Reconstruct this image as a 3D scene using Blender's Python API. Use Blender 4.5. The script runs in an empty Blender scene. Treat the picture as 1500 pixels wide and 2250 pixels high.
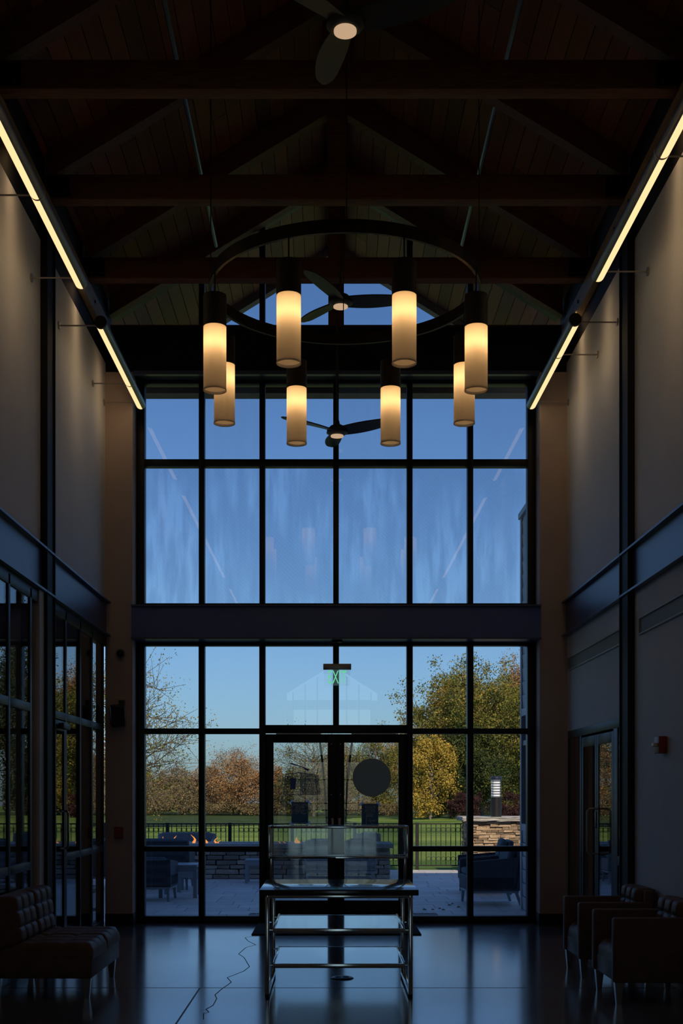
import bpy, bmesh, math, random
import numpy as np
from mathutils import Vector, Matrix

random.seed(7)
S = bpy.context.scene
COL = S.collection

# ------------------------------------------------------------------ camera
CAMX, CAMZ, FPX = -0.055, 1.45, 2660.0
cam_d = bpy.data.cameras.new('camera')
cam = bpy.data.objects.new('camera', cam_d)
COL.objects.link(cam)
cam.location = (CAMX, 0, CAMZ)
cam.rotation_euler = (math.radians(90), 0, 0)
cam_d.sensor_width = 36.0
cam_d.sensor_fit = 'AUTO'
cam_d.lens = 36.0 * FPX / 2250.0
cam_d.shift_x = (750 - 727) / 2250.0
cam_d.shift_y = (1740 - 1125) / 2250.0
cam_d.clip_end = 1000
S.camera = cam

# ------------------------------------------------------------------ sky, sun, exposure
S.view_settings.view_transform = 'Standard'
S.view_settings.look = 'None'
S.view_settings.gamma = 1.0
S.view_settings.exposure = 0.0
S.view_settings.use_curve_mapping = False
W = bpy.data.worlds.new('sky')
S.world = W
W.use_nodes = True
nt = W.node_tree
nt.nodes.clear()
sk = nt.nodes.new('ShaderNodeTexSky')
sk.sky_type = 'NISHITA'
sk.sun_disc = False
sk.sun_elevation = math.radians(36)
sk.sun_rotation = math.radians(168.5)
sk.air_density, sk.dust_density, sk.ozone_density = 1.0, 1.0, 1.0
gr = nt.nodes.new('ShaderNodeMix')
gr.data_type = 'RGBA'
gr.blend_type = 'MULTIPLY'
gr.inputs['Factor'].default_value = 1.0
gr.inputs['B'].default_value = (.48, .70, 1.0, 1)      # the cool white balance of the photograph
bg = nt.nodes.new('ShaderNodeBackground')
wo = nt.nodes.new('ShaderNodeOutputWorld')
nt.links.new(sk.outputs[0], gr.inputs['A'])
nt.links.new(gr.outputs['Result'], bg.inputs['Color'])
nt.links.new(bg.outputs[0], wo.inputs['Surface'])
bg.inputs['Strength'].default_value = .106

sun_d = bpy.data.lights.new('sun', 'SUN')
sun_d.energy = 3.6
sun_d.color = (1.0, .84, .62)
sun_d.angle = math.radians(.6)
sun = bpy.data.objects.new('sun', sun_d)
COL.objects.link(sun)
_el = math.radians(36)
_h = Vector((-.2, .98, 0)).normalized()
sun_dir = Vector((_h.x * math.cos(_el), _h.y * math.cos(_el), -math.sin(_el)))
sun.rotation_euler = sun_dir.to_track_quat('-Z', 'Y').to_euler()
sun.location = (8, -20, 25)
try:
    S.cycles.transparent_max_bounces = 16
    S.cycles.sample_clamp_indirect = 4.0
    S.cycles.max_bounces = 6
    S.cycles.diffuse_bounces = 3
    S.cycles.adaptive_threshold = .04
except Exception:
    pass

# ------------------------------------------------------------------ materials
MATS = {}

def newmat(name):
    m = bpy.data.materials.new(name)
    m.use_nodes = True
    MATS[name] = m
    return m, m.node_tree, m.node_tree.nodes['Principled BSDF']

def mat(name, col, rough=.5, metal=0.0, var=0.0, scale=8.0, stretch=(1, 1, 1), bump=0.0, spec=.5, emit=None, estr=0.0, island=0.0, col2=None, detail=4, coat=0.0):
    m, t, b = newmat(name)
    b.inputs['Base Color'].default_value = (*col, 1)
    b.inputs['Roughness'].default_value = rough
    b.inputs['Metallic'].default_value = metal
    b.inputs['Specular IOR Level'].default_value = spec
    b.inputs['Coat Weight'].default_value = coat
    if emit:
        b.inputs['Emission Color'].default_value = (*emit, 1)
        b.inputs['Emission Strength'].default_value = estr
    if var > 0 or bump > 0 or col2:
        co = t.nodes.new('ShaderNodeTexCoord')
        mp = t.nodes.new('ShaderNodeMapping')
        mp.inputs['Scale'].default_value = stretch
        nz = t.nodes.new('ShaderNodeTexNoise')
        nz.inputs['Scale'].default_value = scale
        nz.inputs['Detail'].default_value = detail
        t.links.new(co.outputs['Object'], mp.inputs[0])
        t.links.new(mp.outputs[0], nz.inputs['Vector'])
        if var > 0 or col2:
            r = t.nodes.new('ShaderNodeValToRGB')
            r.color_ramp.elements[0].position = .3
            r.color_ramp.elements[1].position = .7
            c0 = [max(0, c * (1 - var)) for c in col]
            c1 = list(col2) if col2 else [c * (1 + var) for c in col]
            r.color_ramp.elements[0].color = (*c0, 1)
            r.color_ramp.elements[1].color = (*c1, 1)
            t.links.new(nz.outputs['Fac'], r.inputs['Fac'])
            out = r.outputs['Color']
            t.links.new(out, b.inputs['Base Color'])
        if bump > 0:
            bp = t.nodes.new('ShaderNodeBump')
            bp.inputs['Strength'].default_value = bump
            bp.inputs['Distance'].default_value = .02
            t.links.new(nz.outputs['Fac'], bp.inputs['Height'])
            t.links.new(bp.outputs['Normal'], b.inputs['Normal'])
    if island > 0:
        add_random(t, b, 'Object Info', island)
    return m

def add_random(t, b, src, amount):
    """per-object brightness change, for stones, planks and pavers"""
    inp = b.inputs['Base Color']
    oi = t.nodes.new('ShaderNodeObjectInfo')
    mr = t.nodes.new('ShaderNodeMapRange')
    mr.inputs['To Min'].default_value = 1 - amount
    mr.inputs['To Max'].default_value = 1 + amount
    t.links.new(oi.outputs['Random'], mr.inputs['Value'])
    mx = t.nodes.new('ShaderNodeMix')
    mx.data_type = 'RGBA'
    mx.blend_type = 'MULTIPLY'
    mx.inputs['Factor'].default_value = 1.0
    if inp.links:
        t.links.new(inp.links[0].from_socket, mx.inputs['A'])
    else:
        mx.inputs['A'].default_value = inp.default_value
    cmb = t.nodes.new('ShaderNodeCombineColor')
    for k in ('Red', 'Green', 'Blue'):
        t.links.new(mr.outputs[0], cmb.inputs[k])
    t.links.new(cmb.outputs[0], mx.inputs['B'])
    t.links.new(mx.outputs['Result'], inp)

def glassmat(name, tint=(.965, .97, .975), f0=.045, rough=0.0, film=0.0, fscale=(7, 1, 1.1), grime=(.71, .74, .78)):
    m = bpy.data.materials.new(name)
    m.use_nodes = True
    t = m.node_tree
    t.nodes.clear()
    out = t.nodes.new('ShaderNodeOutputMaterial')
    tr = t.nodes.new('ShaderNodeBsdfTransparent')
    tr.inputs[0].default_value = (*tint, 1)
    gl = t.nodes.new('ShaderNodeBsdfGlossy')
    gl.inputs['Roughness'].default_value = rough
    lw = t.nodes.new('ShaderNodeLayerWeight')
    lw.inputs['Blend'].default_value = .5
    pw = t.nodes.new('ShaderNodeMath'); pw.operation = 'POWER'; pw.inputs[1].default_value = 5
    t.links.new(lw.outputs['Facing'], pw.inputs[0])
    ma = t.nodes.new('ShaderNodeMath'); ma.operation = 'MULTIPLY_ADD'
    ma.inputs[1].default_value = 1 - f0; ma.inputs[2].default_value = f0
    t.links.new(pw.outputs[0], ma.inputs[0])
    mx = t.nodes.new('ShaderNodeMixShader')
    t.links.new(ma.outputs[0], mx.inputs[0])
    base = tr.outputs[0]
    if film > 0:
        co = t.nodes.new('ShaderNodeTexCoord')
        mp = t.nodes.new('ShaderNodeMapping'); mp.inputs['Scale'].default_value = fscale
        nz = t.nodes.new('ShaderNodeTexNoise'); nz.inputs['Scale'].default_value = 1.3; nz.inputs['Detail'].default_value = 3
        t.links.new(co.outputs['Object'], mp.inputs[0]); t.links.new(mp.outputs[0], nz.inputs['Vector'])
        mp2 = t.nodes.new('ShaderNodeMapping'); mp2.inputs['Scale'].default_value = (1.3, 1, .9)
        nz2 = t.nodes.new('ShaderNodeTexNoise'); nz2.inputs['Scale'].default_value = 1.1; nz2.inputs['Detail'].default_value = 1
        t.links.new(co.outputs['Object'], mp2.inputs[0]); t.links.new(mp2.outputs[0], nz2.inputs['Vector'])
        # fine diagonal weave of the insect-screen like residue
        wv = t.nodes.new('ShaderNodeTexWave'); wv.inputs['Scale'].default_value = 14; wv.bands_direction = 'DIAGONAL'
        wv.inputs['Distortion'].default_value = 0.0
        t.links.new(co.outputs['Object'], wv.inputs['Vector'])
        r = t.nodes.new('ShaderNodeMapRange')
        r.inputs['From Min'].default_value = .40; r.inputs['From Max'].default_value = .66
        t.links.new(nz.outputs['Fac'], r.inputs['Value'])
        r2 = t.nodes.new('ShaderNodeMapRange')
        r2.inputs['From Min'].default_value = .36; r2.inputs['From Max'].default_value = .60
        t.links.new(nz2.outputs['Fac'], r2.inputs['Value'])
        a = t.nodes.new('ShaderNodeMath'); a.operation = 'MULTIPLY'
        t.links.new(r.outputs[0], a.inputs[0]); t.links.new(r2.outputs[0], a.inputs[1])
        w2 = t.nodes.new('ShaderNodeMath'); w2.operation = 'MULTIPLY_ADD'; w2.inputs[1].default_value = .07; w2.inputs[2].default_value = .05
        t.links.new(wv.outputs['Fac'], w2.inputs[0])
        s = t.nodes.new('ShaderNodeMath'); s.operation = 'MULTIPLY_ADD'; s.inputs[1].default_value = film
        t.links.new(a.outputs[0], s.inputs[0]); t.links.new(w2.outputs[0], s.inputs[2])
        # grime takes light away; wiped streaks stay clear
        cl = t.nodes.new('ShaderNodeMapRange'); cl.inputs['From Max'].default_value = .55
        t.links.new(s.outputs[0], cl.inputs['Value'])
        mc = t.nodes.new('ShaderNodeMix'); mc.data_type = 'RGBA'
        mc.inputs['A'].default_value = (*grime, 1); mc.inputs['B'].default_value = (1, 1, 1, 1)
        t.links.new(cl.outputs[0], mc.inputs['Factor'])
        t.links.new(mc.outputs['Result'], tr.inputs[0])
        tl = t.nodes.new('ShaderNodeBsdfTranslucent'); tl.inputs[0].default_value = (.92, .95, 1, 1)
        mf = t.nodes.new('ShaderNodeMixShader'); mf.inputs[0].default_value = .03
        t.links.new(tr.outputs[0], mf.inputs[1]); t.links.new(tl.outputs[0], mf.inputs[2])
        base = mf.outputs[0]
    t.links.new(base, mx.inputs[1])
    t.links.new(gl.outputs[0], mx.inputs[2])
    t.links.new(mx.outputs[0], out.inputs[0])
    MATS[name] = m
    return m

def emitmat(name, col, strength):
    m = bpy.data.materials.new(name)
    m.use_nodes = True
    t = m.node_tree
    t.nodes.clear()
    out = t.nodes.new('ShaderNodeOutputMaterial')
    em = t.nodes.new('ShaderNodeEmission')
    em.inputs[0].default_value = (*col, 1)
    em.inputs[1].default_value = strength
    t.links.new(em.outputs[0], out.inputs[0])
    MATS[name] = m
    return m

def leafmat(name, c0, c1, c2):
    m, t, b = newmat(name)
    g = t.nodes.new('ShaderNodeNewGeometry')
    co = t.nodes.new('ShaderNodeTexCoord')
    nz = t.nodes.new('ShaderNodeTexNoise'); nz.inputs['Scale'].default_value = .45; nz.inputs['Detail'].default_value = 3
    t.links.new(co.outputs['Object'], nz.inputs['Vector'])
    ma = t.nodes.new('ShaderNodeMath'); ma.operation = 'MULTIPLY_ADD'; ma.inputs[1].default_value = .45
    t.links.new(g.outputs['Random Per Island'], ma.inputs[0])
    sb = t.nodes.new('ShaderNodeMath'); sb.operation = 'SUBTRACT'; sb.inputs[1].default_value = .2
    t.links.new(nz.outputs['Fac'], sb.inputs[0])
    t.links.new(sb.outputs[0], ma.inputs[2])
    r = t.nodes.new('ShaderNodeValToRGB')
    r.color_ramp.elements.new(.5)
    for e, (p, c) in zip(r.color_ramp.elements, ((.15, c0), (.5, c1), (.85, c2))):
        e.position = p; e.color = (*c, 1)
    t.links.new(ma.outputs[0], r.inputs['Fac'])
    t.links.new(r.outputs['Color'], b.inputs['Base Color'])
    b.inputs['Roughness'].default_value = .7
    b.inputs['Specular IOR Level'].default_value = .2
    return m

WALL = mat('wall_paint', (.73, .79, .89), .75, var=.03, scale=3)
PIER = mat('pier_paint', (.58, .48, .45), .7, var=.03, scale=3)
STEEL = mat('black_steel', (.014, .016, .022), .6, spec=.2, var=.1, scale=5)
FRAME = mat('window_frame_metal', (.014, .016, .022), .42, spec=.35)
BAND = mat('steel_channel', (.10, .12, .21), .36, metal=.15, var=.08, scale=2)
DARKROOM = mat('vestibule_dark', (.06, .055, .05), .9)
BASEB = mat('baseboard_rubber', (.02, .02, .024), .5)
TIMBER = mat('truss_timber', (.15, .055, .022), .6, var=.35, scale=6, stretch=(1, 9, 9), bump=.15)
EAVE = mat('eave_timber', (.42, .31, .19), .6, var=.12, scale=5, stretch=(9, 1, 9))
PLANK = mat('ceiling_plank', (.20, .066, .024), .6, var=.35, scale=5, stretch=(8, 1, 8), bump=.12, island=.35)
PLATE = mat('connector_plate', (.012, .012, .014), .4, metal=.4)
BOLT = mat('bolt_steel', (.18, .17, .16), .35, metal=.9)
PIPE = mat('sprinkler_pipe', (.16, .20, .26), .3, metal=.6)
CHROME = mat('chrome', (.80, .86, .83), .13, metal=1.0, var=.1, scale=3)
LAM = mat('table_laminate', (.035, .036, .045), .16, spec=.7, coat=.6)
SHELF = mat('shelf_glass_frosted', (.42, .50, .60), .10, spec=.8, coat=.8)
LEATHER = mat('brown_leather', (.15, .095, .08), .5, var=.15, scale=14, bump=.05, spec=.3)
LEGM = mat('satin_leg', (.40, .40, .40), .35, metal=.8)
MATT = mat('door_mat', (.014, .015, .018), .9, var=.3, scale=60, bump=.3)
BLADE = mat('fan_blade', (.045, .055, .055), .45)
RINGM = mat('chandelier_ring', (.035, .027, .022), .4, metal=.5)
CAPM = mat('lamp_cap', (.012, .011, .010), .5)
TUBEM = mat('light_housing', (.30, .30, .31), .4, metal=.5)
RED = mat('alarm_red', (.36, .02, .02), .4)
BLACKP = mat('black_plastic', (.012, .012, .014), .45)
GREYP = mat('grey_plastic', (.35, .35, .35), .5)
WHITEP = mat('white_plastic', (.8, .8, .8), .35)
ALU = mat('brushed_aluminium', (.45, .42, .40), .35, metal=.7)
def sheetmat(name, col, through=.5, clear=0.0):
    """thin sheet that lets some light through"""
    m = bpy.data.materials.new(name)
    m.use_nodes = True
    t = m.node_tree
    t.nodes.clear()
    out = t.nodes.new('ShaderNodeOutputMaterial')
    df = t.nodes.new('ShaderNodeBsdfDiffuse'); df.inputs[0].default_value = (*col, 1)
    tl = t.nodes.new('ShaderNodeBsdfTranslucent'); tl.inputs[0].default_value = (*col, 1)
    mx = t.nodes.new('ShaderNodeMixShader'); mx.inputs[0].default_value = through
    t.links.new(df.outputs[0], mx.inputs[1]); t.links.new(tl.outputs[0], mx.inputs[2])
    sh = mx.outputs[0]
    if clear > 0:
        tr = t.nodes.new('ShaderNodeBsdfTransparent')
        m2 = t.nodes.new('ShaderNodeMixShader'); m2.inputs[0].default_value = clear
        t.links.new(sh, m2.inputs[1]); t.links.new(tr.outputs[0], m2.inputs[2]); sh = m2.outputs[0]
    t.links.new(sh, out.inputs[0])
    MATS[name] = m
    return m
PAPER = sheetmat('poster_paper', (.20, .265, .285), .8)
PAPERL = sheetmat('poster_letters', (.95, .96, .97), .0)
PAPERE = sheetmat('poster_edge', (.85, .92, .98), .2)
TAPE = sheetmat('clear_tape', (.85, .90, .98), .6, .25)
DECAL = sheetmat('decal_film', (.32, .34, .44), .6)
DECALF = sheetmat('decal_wash', (.10, .11, .15), .7, .72)
DISC = sheetmat('round_decal_film', (.52, .45, .36), .6, .07)
WICKER = None
GREYM = mat('grey_powder_metal', (.34, .38, .42), .45)
SIDING = mat('lap_siding', (.60, .61, .64), .6, var=.06, scale=4, island=.05)
CAPST = mat('cap_stone', (.55, .52, .47), .8, var=.15, scale=7, bump=.4)
TOPST = mat('fire_table_top', (.36, .37, .40), .6, var=.1, scale=6)
STONE = mat('wall_stone', (.40, .35, .31), .85, var=.3, scale=9, bump=.5, island=.45)
LEDGE = mat('ledge_stone', (.50, .28, .13), .85, var=.45, scale=7, bump=.5, island=.5, col2=(.50, .40, .28))
MORTAR = mat('mortar', (.10, .09, .085), .95)
PAVER = mat('paver', (.82, .79, .77), .48, var=.12, scale=5, bump=.2, island=.12)
JOINT = mat('paver_joint', (.16, .15, .15), .95)
IRON = mat('fence_iron', (.010, .010, .012), .5)
BARK = mat('bark', (.15, .115, .085), .9, var=.35, scale=3)
BARKP = mat('pale_bark', (.32, .26, .20), .9, var=.3, scale=3)
GLASS = glassmat('window_glass')
GLASSF = glassmat('window_glass_dusty', film=.62)
GLASSF2 = glassmat('window_glass_hazy', film=.2, grime=(.87, .88, .89))
GLASSD = glassmat('door_glass', tint=(.86, .88, .88))
GLASSS = glassmat('showcase_glass', tint=(.90, .93, .92), f0=.05)
LENS = emitmat('strip_lens', (1.0, .68, .33), 1.25)
EXITG = emitmat('exit_letters', (.18, .85, .45), .75)
FANLED = emitmat('fan_led', (1.0, .66, .40), .55)
FLAME = emitmat('flame', (1.0, .36, .08), 1.1)

def wicker(name, col):
    m, t, b = newmat(name)
    co = t.nodes.new('ShaderNodeTexCoord')
    ws = []
    for d in ('X', 'Z', 'Y'):
        w = t.nodes.new('ShaderNodeTexWave'); w.bands_direction = d
        w.inputs['Scale'].default_value = 16; w.inputs['Distortion'].default_value = .6
        t.links.new(co.outputs['Object'], w.inputs['Vector']); ws.append(w)
    a = t.nodes.new('ShaderNodeMath'); a.operation = 'MULTIPLY'
    t.links.new(ws[0].outputs['Fac'], a.inputs[0]); t.links.new(ws[1].outputs['Fac'], a.inputs[1])
    a2 = t.nodes.new('ShaderNodeMath'); a2.operation = 'MULTIPLY_ADD'; a2.inputs[1].default_value = .5
    t.links.new(ws[2].outputs['Fac'], a2.inputs[0]); t.links.new(a.outputs[0], a2.inputs[2])
    r = t.nodes.new('ShaderNodeValToRGB')
    r.color_ramp.elements[0].position = .2; r.color_ramp.elements[1].position = .95
    r.color_ramp.elements[0].color = (*[c * .5 for c in col], 1)
    r.color_ramp.elements[1].color = (*[c * 1.5 for c in col], 1)
    t.links.new(a2.outputs[0], r.inputs['Fac'])
    t.links.new(r.outputs['Color'], b.inputs['Base Color'])
    bp = t.nodes.new('ShaderNodeBump'); bp.inputs['Strength'].default_value = .5; bp.inputs['Distance'].default_value = .01
    t.links.new(a2.outputs[0], bp.inputs['Height']); t.links.new(bp.outputs[0], b.inputs['Normal'])
    b.inputs['Roughness'].default_value = .6
    return m
WICKER = wicker('wicker_dark', (.085, .10, .125))
WICKERL = wicker('wicker_grey', (.30, .32, .36))
CUSH = mat('outdoor_cushion', (.13, .16, .20), .85, var=.1, scale=20)

# polished concrete
def concrete():
    m, t, b = newmat('polished_concrete')
    co = t.nodes.new('ShaderNodeTexCoord')
    nz = t.nodes.new('ShaderNodeTexNoise'); nz.inputs['Scale'].default_value = 1.6; nz.inputs['Detail'].default_value = 7
    t.links.new(co.outputs['Object'], nz.inputs['Vector'])
    r = t.nodes.new('ShaderNodeValToRGB')
    r.color_ramp.elements[0].position = .3; r.color_ramp.elements[1].position = .75
    r.color_ramp.elements[0].color = (.14, .155, .20, 1)
    r.color_ramp.elements[1].color = (.22, .235, .29, 1)
    t.links.new(nz.outputs['Fac'], r.inputs['Fac']); t.links.new(r.outputs['Color'], b.inputs['Base Color'])
    mr = t.nodes.new('ShaderNodeMapRange'); mr.inputs['To Min'].default_value = .12; mr.inputs['To Max'].default_value = .22
    t.links.new(nz.outputs['Fac'], mr.inputs['Value']); t.links.new(mr.outputs[0], b.inputs['Roughness'])
    n2 = t.nodes.new('ShaderNodeTexNoise'); n2.inputs['Scale'].default_value = 5; n2.inputs['Detail'].default_value = 3
    t.links.new(co.outputs['Object'], n2.inputs['Vector'])
    bp = t.nodes.new('ShaderNodeBump'); bp.inputs['Strength'].default_value = .03; bp.inputs['Distance'].default_value = .02
    t.links.new(n2.outputs['Fac'], bp.inputs['Height']); t.links.new(bp.outputs[0], b.inputs['Normal'])
    b.inputs['Specular IOR Level'].default_value = .8
    b.inputs['Coat Weight'].default_value = .55
    b.inputs['Coat Roughness'].default_value = .14
    return m
CONC = concrete()

def grassmat():
    m, t, b = newmat('lawn')
    co = t.nodes.new('ShaderNodeTexCoord')
    mp = t.nodes.new('ShaderNodeMapping'); mp.inputs['Scale'].default_value = (.04, .22, 1)
    nz = t.nodes.new('ShaderNodeTexNoise'); nz.inputs['Scale'].default_value = 1.0; nz.inputs['Detail'].default_value = 5
    t.links.new(co.outputs['Object'], mp.inputs[0]); t.links.new(mp.outputs[0], nz.inputs['Vector'])
    r = t.nodes.new('ShaderNodeValToRGB')
    r.color_ramp.elements[0].position = .35; r.color_ramp.elements[1].position = .62
    r.color_ramp.elements[0].color = (.09, .17, .03, 1); r.color_ramp.elements[1].color = (.26, .34, .07, 1)
    t.links.new(nz.outputs['Fac'], r.inputs['Fac']); t.links.new(r.outputs['Color'], b.inputs['Base Color'])
    n2 = t.nodes.new('ShaderNodeTexNoise'); n2.inputs['Scale'].default_value = 9; n2.inputs['Detail'].default_value = 4
    t.links.new(co.outputs['Object'], n2.inputs['Vector'])
    bp = t.nodes.new('ShaderNodeBump'); bp.inputs['Strength'].default_value = .5; bp.inputs['Distance'].default_value = .05
    t.links.new(n2.outputs['Fac'], bp.inputs['Height']); t.links.new(bp.outputs[0], b.inputs['Normal'])
    b.inputs['Roughness'].default_value = .9; b.inputs['Specular IOR Level'].default_value = .1
    return m
LAWN = grassmat()

# ------------------------------------------------------------------ helpers
def wloc(o):
    v = Vector((0, 0, 0))
    while o is not None:
        v += o.location
        o = o.parent
    return v

def tag(o, label=None, cat=None, group=None, kind=None):
    if label: o['label'] = label
    if cat: o['category'] = cat
    if group: o['group'] = group
    if kind: o['kind'] = kind
    return o

def thing(name, loc=(0, 0, 0), label=None, cat=None, group=None, kind=None):
    o = bpy.data.objects.new(name, None)
    o.empty_display_size = .1
    COL.objects.link(o)
    o.location = loc
    return tag(o, label, cat, group, kind)

class MB:
    """collects shapes into one mesh"""
    def __init__(s):
        s.bm = bmesh.new()
    def box(s, x0, x1, y0, y1, z0, z1, bev=0.0, seg=2):
        b2 = bmesh.new()
        bmesh.ops.create_cube(b2, size=1.0)
        for v in b2.verts:
            v.co = Vector(((x0 + x1) / 2 + v.co.x * (x1 - x0), (y0 + y1) / 2 + v.co.y * (y1 - y0), (z0 + z1) / 2 + v.co.z * (z1 - z0)))
        if bev > 0:
            bmesh.ops.bevel(b2, geom=list(b2.edges), offset=bev, segments=seg, affect='EDGES', profile=.5)
        s._merge(b2)
        return s
    def _merge(s, b2, M=None):
        me = bpy.data.meshes.new('tmp')
        b2.to_mesh(me); b2.free()
        if M is not None: me.transform(M)
        s.bm.from_mesh(me)
        bpy.data.meshes.remove(me)
    def obox(s, M, sx, sy, sz, bev=0.0):
        b2 = bmesh.new()
        bmesh.ops.create_cube(b2, size=1.0)
        for v in b2.verts:
            v.co = Vector((v.co.x * sx, v.co.y * sy, v.co.z * sz))
        if bev > 0:
            bmesh.ops.bevel(b2, geom=list(b2.edges), offset=bev, segments=1, affect='EDGES')
        s._merge(b2, M)
        return s
    def poly(s, pts, ext):
        """prism: polygon pts extruded by vector ext"""
        ext = Vector(ext)
        a = [s.bm.verts.new(p) for p in pts]
        b = [s.bm.verts.new(Vector(p) + ext) for p in pts]
        n = len(pts)
        s.bm.faces.new(a); s.bm.faces.new(b[::-1])
        for i in range(n):
            s.bm.faces.new((a[i], b[i], b[(i + 1) % n], a[(i + 1) % n]))
        return s
    def tube(s, pts, rad, n=8, caps=True, squash=None):
        pts = [Vector(p) for p in pts]
        if not hasattr(rad, '__len__'): rad = [rad] * len(pts)
        rings = []
        up = None
        for i, p in enumerate(pts):
            if i == 0: d = pts[1] - pts[0]
            elif i == len(pts) - 1: d = pts[-1] - pts[-2]
            else: d = (pts[i + 1] - pts[i]).normalized() + (pts[i] - pts[i - 1]).normalized()
            d.normalize()
            if up is None:
                up = Vector((0, 0, 1)) if abs(d.z) < .9 else Vector((1, 0, 0))
            a = d.cross(up)
            a.normalize()
            b = a.cross(d); up = b.copy()
            ring = []
            for k in range(n):
                t = 2 * math.pi * (k + .5) / n
                ring.append(s.bm.verts.new(p + (a * math.cos(t) + b * math.sin(t)) * rad[i]))
            rings.append(ring)
        for r0, r1 in zip(rings, rings[1:]):
            for k in range(n):
                s.bm.faces.new((r0[k], r0[(k + 1) % n], r1[(k + 1) % n], r1[k]))
        if caps:
            s.bm.faces.new(rings[0][::-1]); s.bm.faces.new(rings[-1])
        return s
    def lathe(s, prof, c=(0, 0, 0), n=24, axis='z', closed=False):
        rings = []
        for r, z in prof:
            ring = []
            for k in range(n):
                t = 2 * math.pi * k / n
                if axis == 'z': v = (c[0] + r * math.cos(t), c[1] + r * math.sin(t), c[2] + z)
                elif axis == 'y': v = (c[0] + r * math.cos(t), c[1] + z, c[2] + r * math.sin(t))
                else: v = (c[0] + z, c[1] + r * math.cos(t), c[2] + r * math.sin(t))
                ring.append(s.bm.verts.new(v))
            rings.append(ring)
        pr = list(zip(rings, rings[1:]))
        if closed: pr.append((rings[-1], rings[0]))
        for r0, r1 in pr:
            for k in range(n):
                s.bm.faces.new((r0[k], r0[(k + 1) % n], r1[(k + 1) % n], r1[k]))
        if not closed:
            if prof[0][0] > 1e-6: pass
        return s
    def disc(s, c, r, n=24, axis='z'):
        vs = []
        for k in range(n):
            t = 2 * math.pi * k / n
            if axis == 'z': v = (c[0] + r * math.cos(t), c[1] + r * math.sin(t), c[2])
            elif axis == 'y': v = (c[0] + r * math.cos(t), c[1], c[2] + r * math.sin(t))
            else: v = (c[0], c[1] + r * math.cos(t), c[2] + r * math.sin(t))
            vs.append(s.bm.verts.new(v))
        s.bm.faces.new(vs)
        return s
    def cyl(s, c, r, h, n=16, axis='z', r2=None):
        """solid cylinder from c along +axis by h"""
        r2 = r if r2 is None else r2
        s.lathe([(r, 0), (r2, h)], c, n, axis)
        s.disc(c, r, n, axis)
        i = 'xyz'.index(axis)
        c2 = list(c); c2[i] += h
        s.disc(c2, r2, n, axis)
        return s
    def build(s, name, m, parent=None, smooth=True, local=False, xf=None, recalc=True, sharp=38):
        bm = s.bm
        if recalc: bmesh.ops.recalc_face_normals(bm, faces=bm.faces)
        me = bpy.data.meshes.new(name)
        bm.to_mesh(me); bm.free()
        if xf is not None: me.transform(xf)
        o = bpy.data.objects.new(name, me)
        COL.objects.link(o)
        me.materials.append(m)
        if smooth:
            me.polygons.foreach_set('use_smooth', [True] * len(me.polygons))
            me.set_sharp_from_angle(angle=math.radians(sharp))
        if parent is not None:
            o.parent = parent
            w = wloc(parent)
            if not local and w.length > 0: me.transform(Matrix.Translation(-w))
        return o

def bx(name, b, m, parent=None, bev=0.0):
    return MB().box(*b, bev=bev).build(name, m, parent)

def inst(name, me, parent, loc, scale=(1, 1, 1), rot=(0, 0, 0)):
    """one more object that shares mesh data; loc in world"""
    o = bpy.data.objects.new(name, me)
    COL.objects.link(o)
    o.parent = parent
    o.location = Vector(loc) - (wloc(parent) if parent is not None else Vector((0, 0, 0)))
    o.scale = scale
    o.rotation_euler = rot
    return o

def copy_tree(o, parent=None):
    c = o.copy()
    COL.objects.link(c)
    c.parent = parent
    for ch in o.children:
        copy_tree(ch, c)
    return c

def unit_box(name, m, bev=0.0):
    mb = MB().box(-.5, .5, -.5, .5, -.5, .5, bev=bev, seg=1)
    bm = mb.bm
    me = bpy.data.meshes.new(name)
    bm.to_mesh(me); bm.free()
    me.materials.append(m)
    return me

def px(x, y, d):
    """a point of the photograph (1500 x 2250 frame) at distance d from the camera"""
    return ((x - 727) * d / FPX + CAMX, d, CAMZ + (1740 - y) * d / FPX)

def text_mesh(txt, size, ext=0.0):
    cu = bpy.data.curves.new('txt', 'FONT')
    cu.body = txt; cu.size = size; cu.align_x = 'CENTER'; cu.extrude = ext
    cu.resolution_u = 3
    o = bpy.data.objects.new('txt', cu)
    COL.objects.link(o)
    dg = bpy.context.evaluated_depsgraph_get()
    me = bpy.data.meshes.new_from_object(o.evaluated_get(dg))
    bpy.data.objects.remove(o); bpy.data.curves.remove(cu)
    return me

def add_mesh(name, me, m, parent, M):
    me.transform(M)
    me.transform(Matrix.Translation(-wloc(parent)))
    me.materials.clear(); me.materials.append(m)
    o = bpy.data.objects.new(name, me)
    COL.objects.link(o); o.parent = parent
    return o

# ================================================================== THE HALL
YW = 13.44           # window wall
HW = 2.5             # half width of the hall
YB = -40.0           # far end of the long hall behind the camera
YV = -4.0            # back of the side rooms
RIDGE, PITCH = 8.41, .62
def zroof(x): return RIDGE - PITCH * abs(x)

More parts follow.
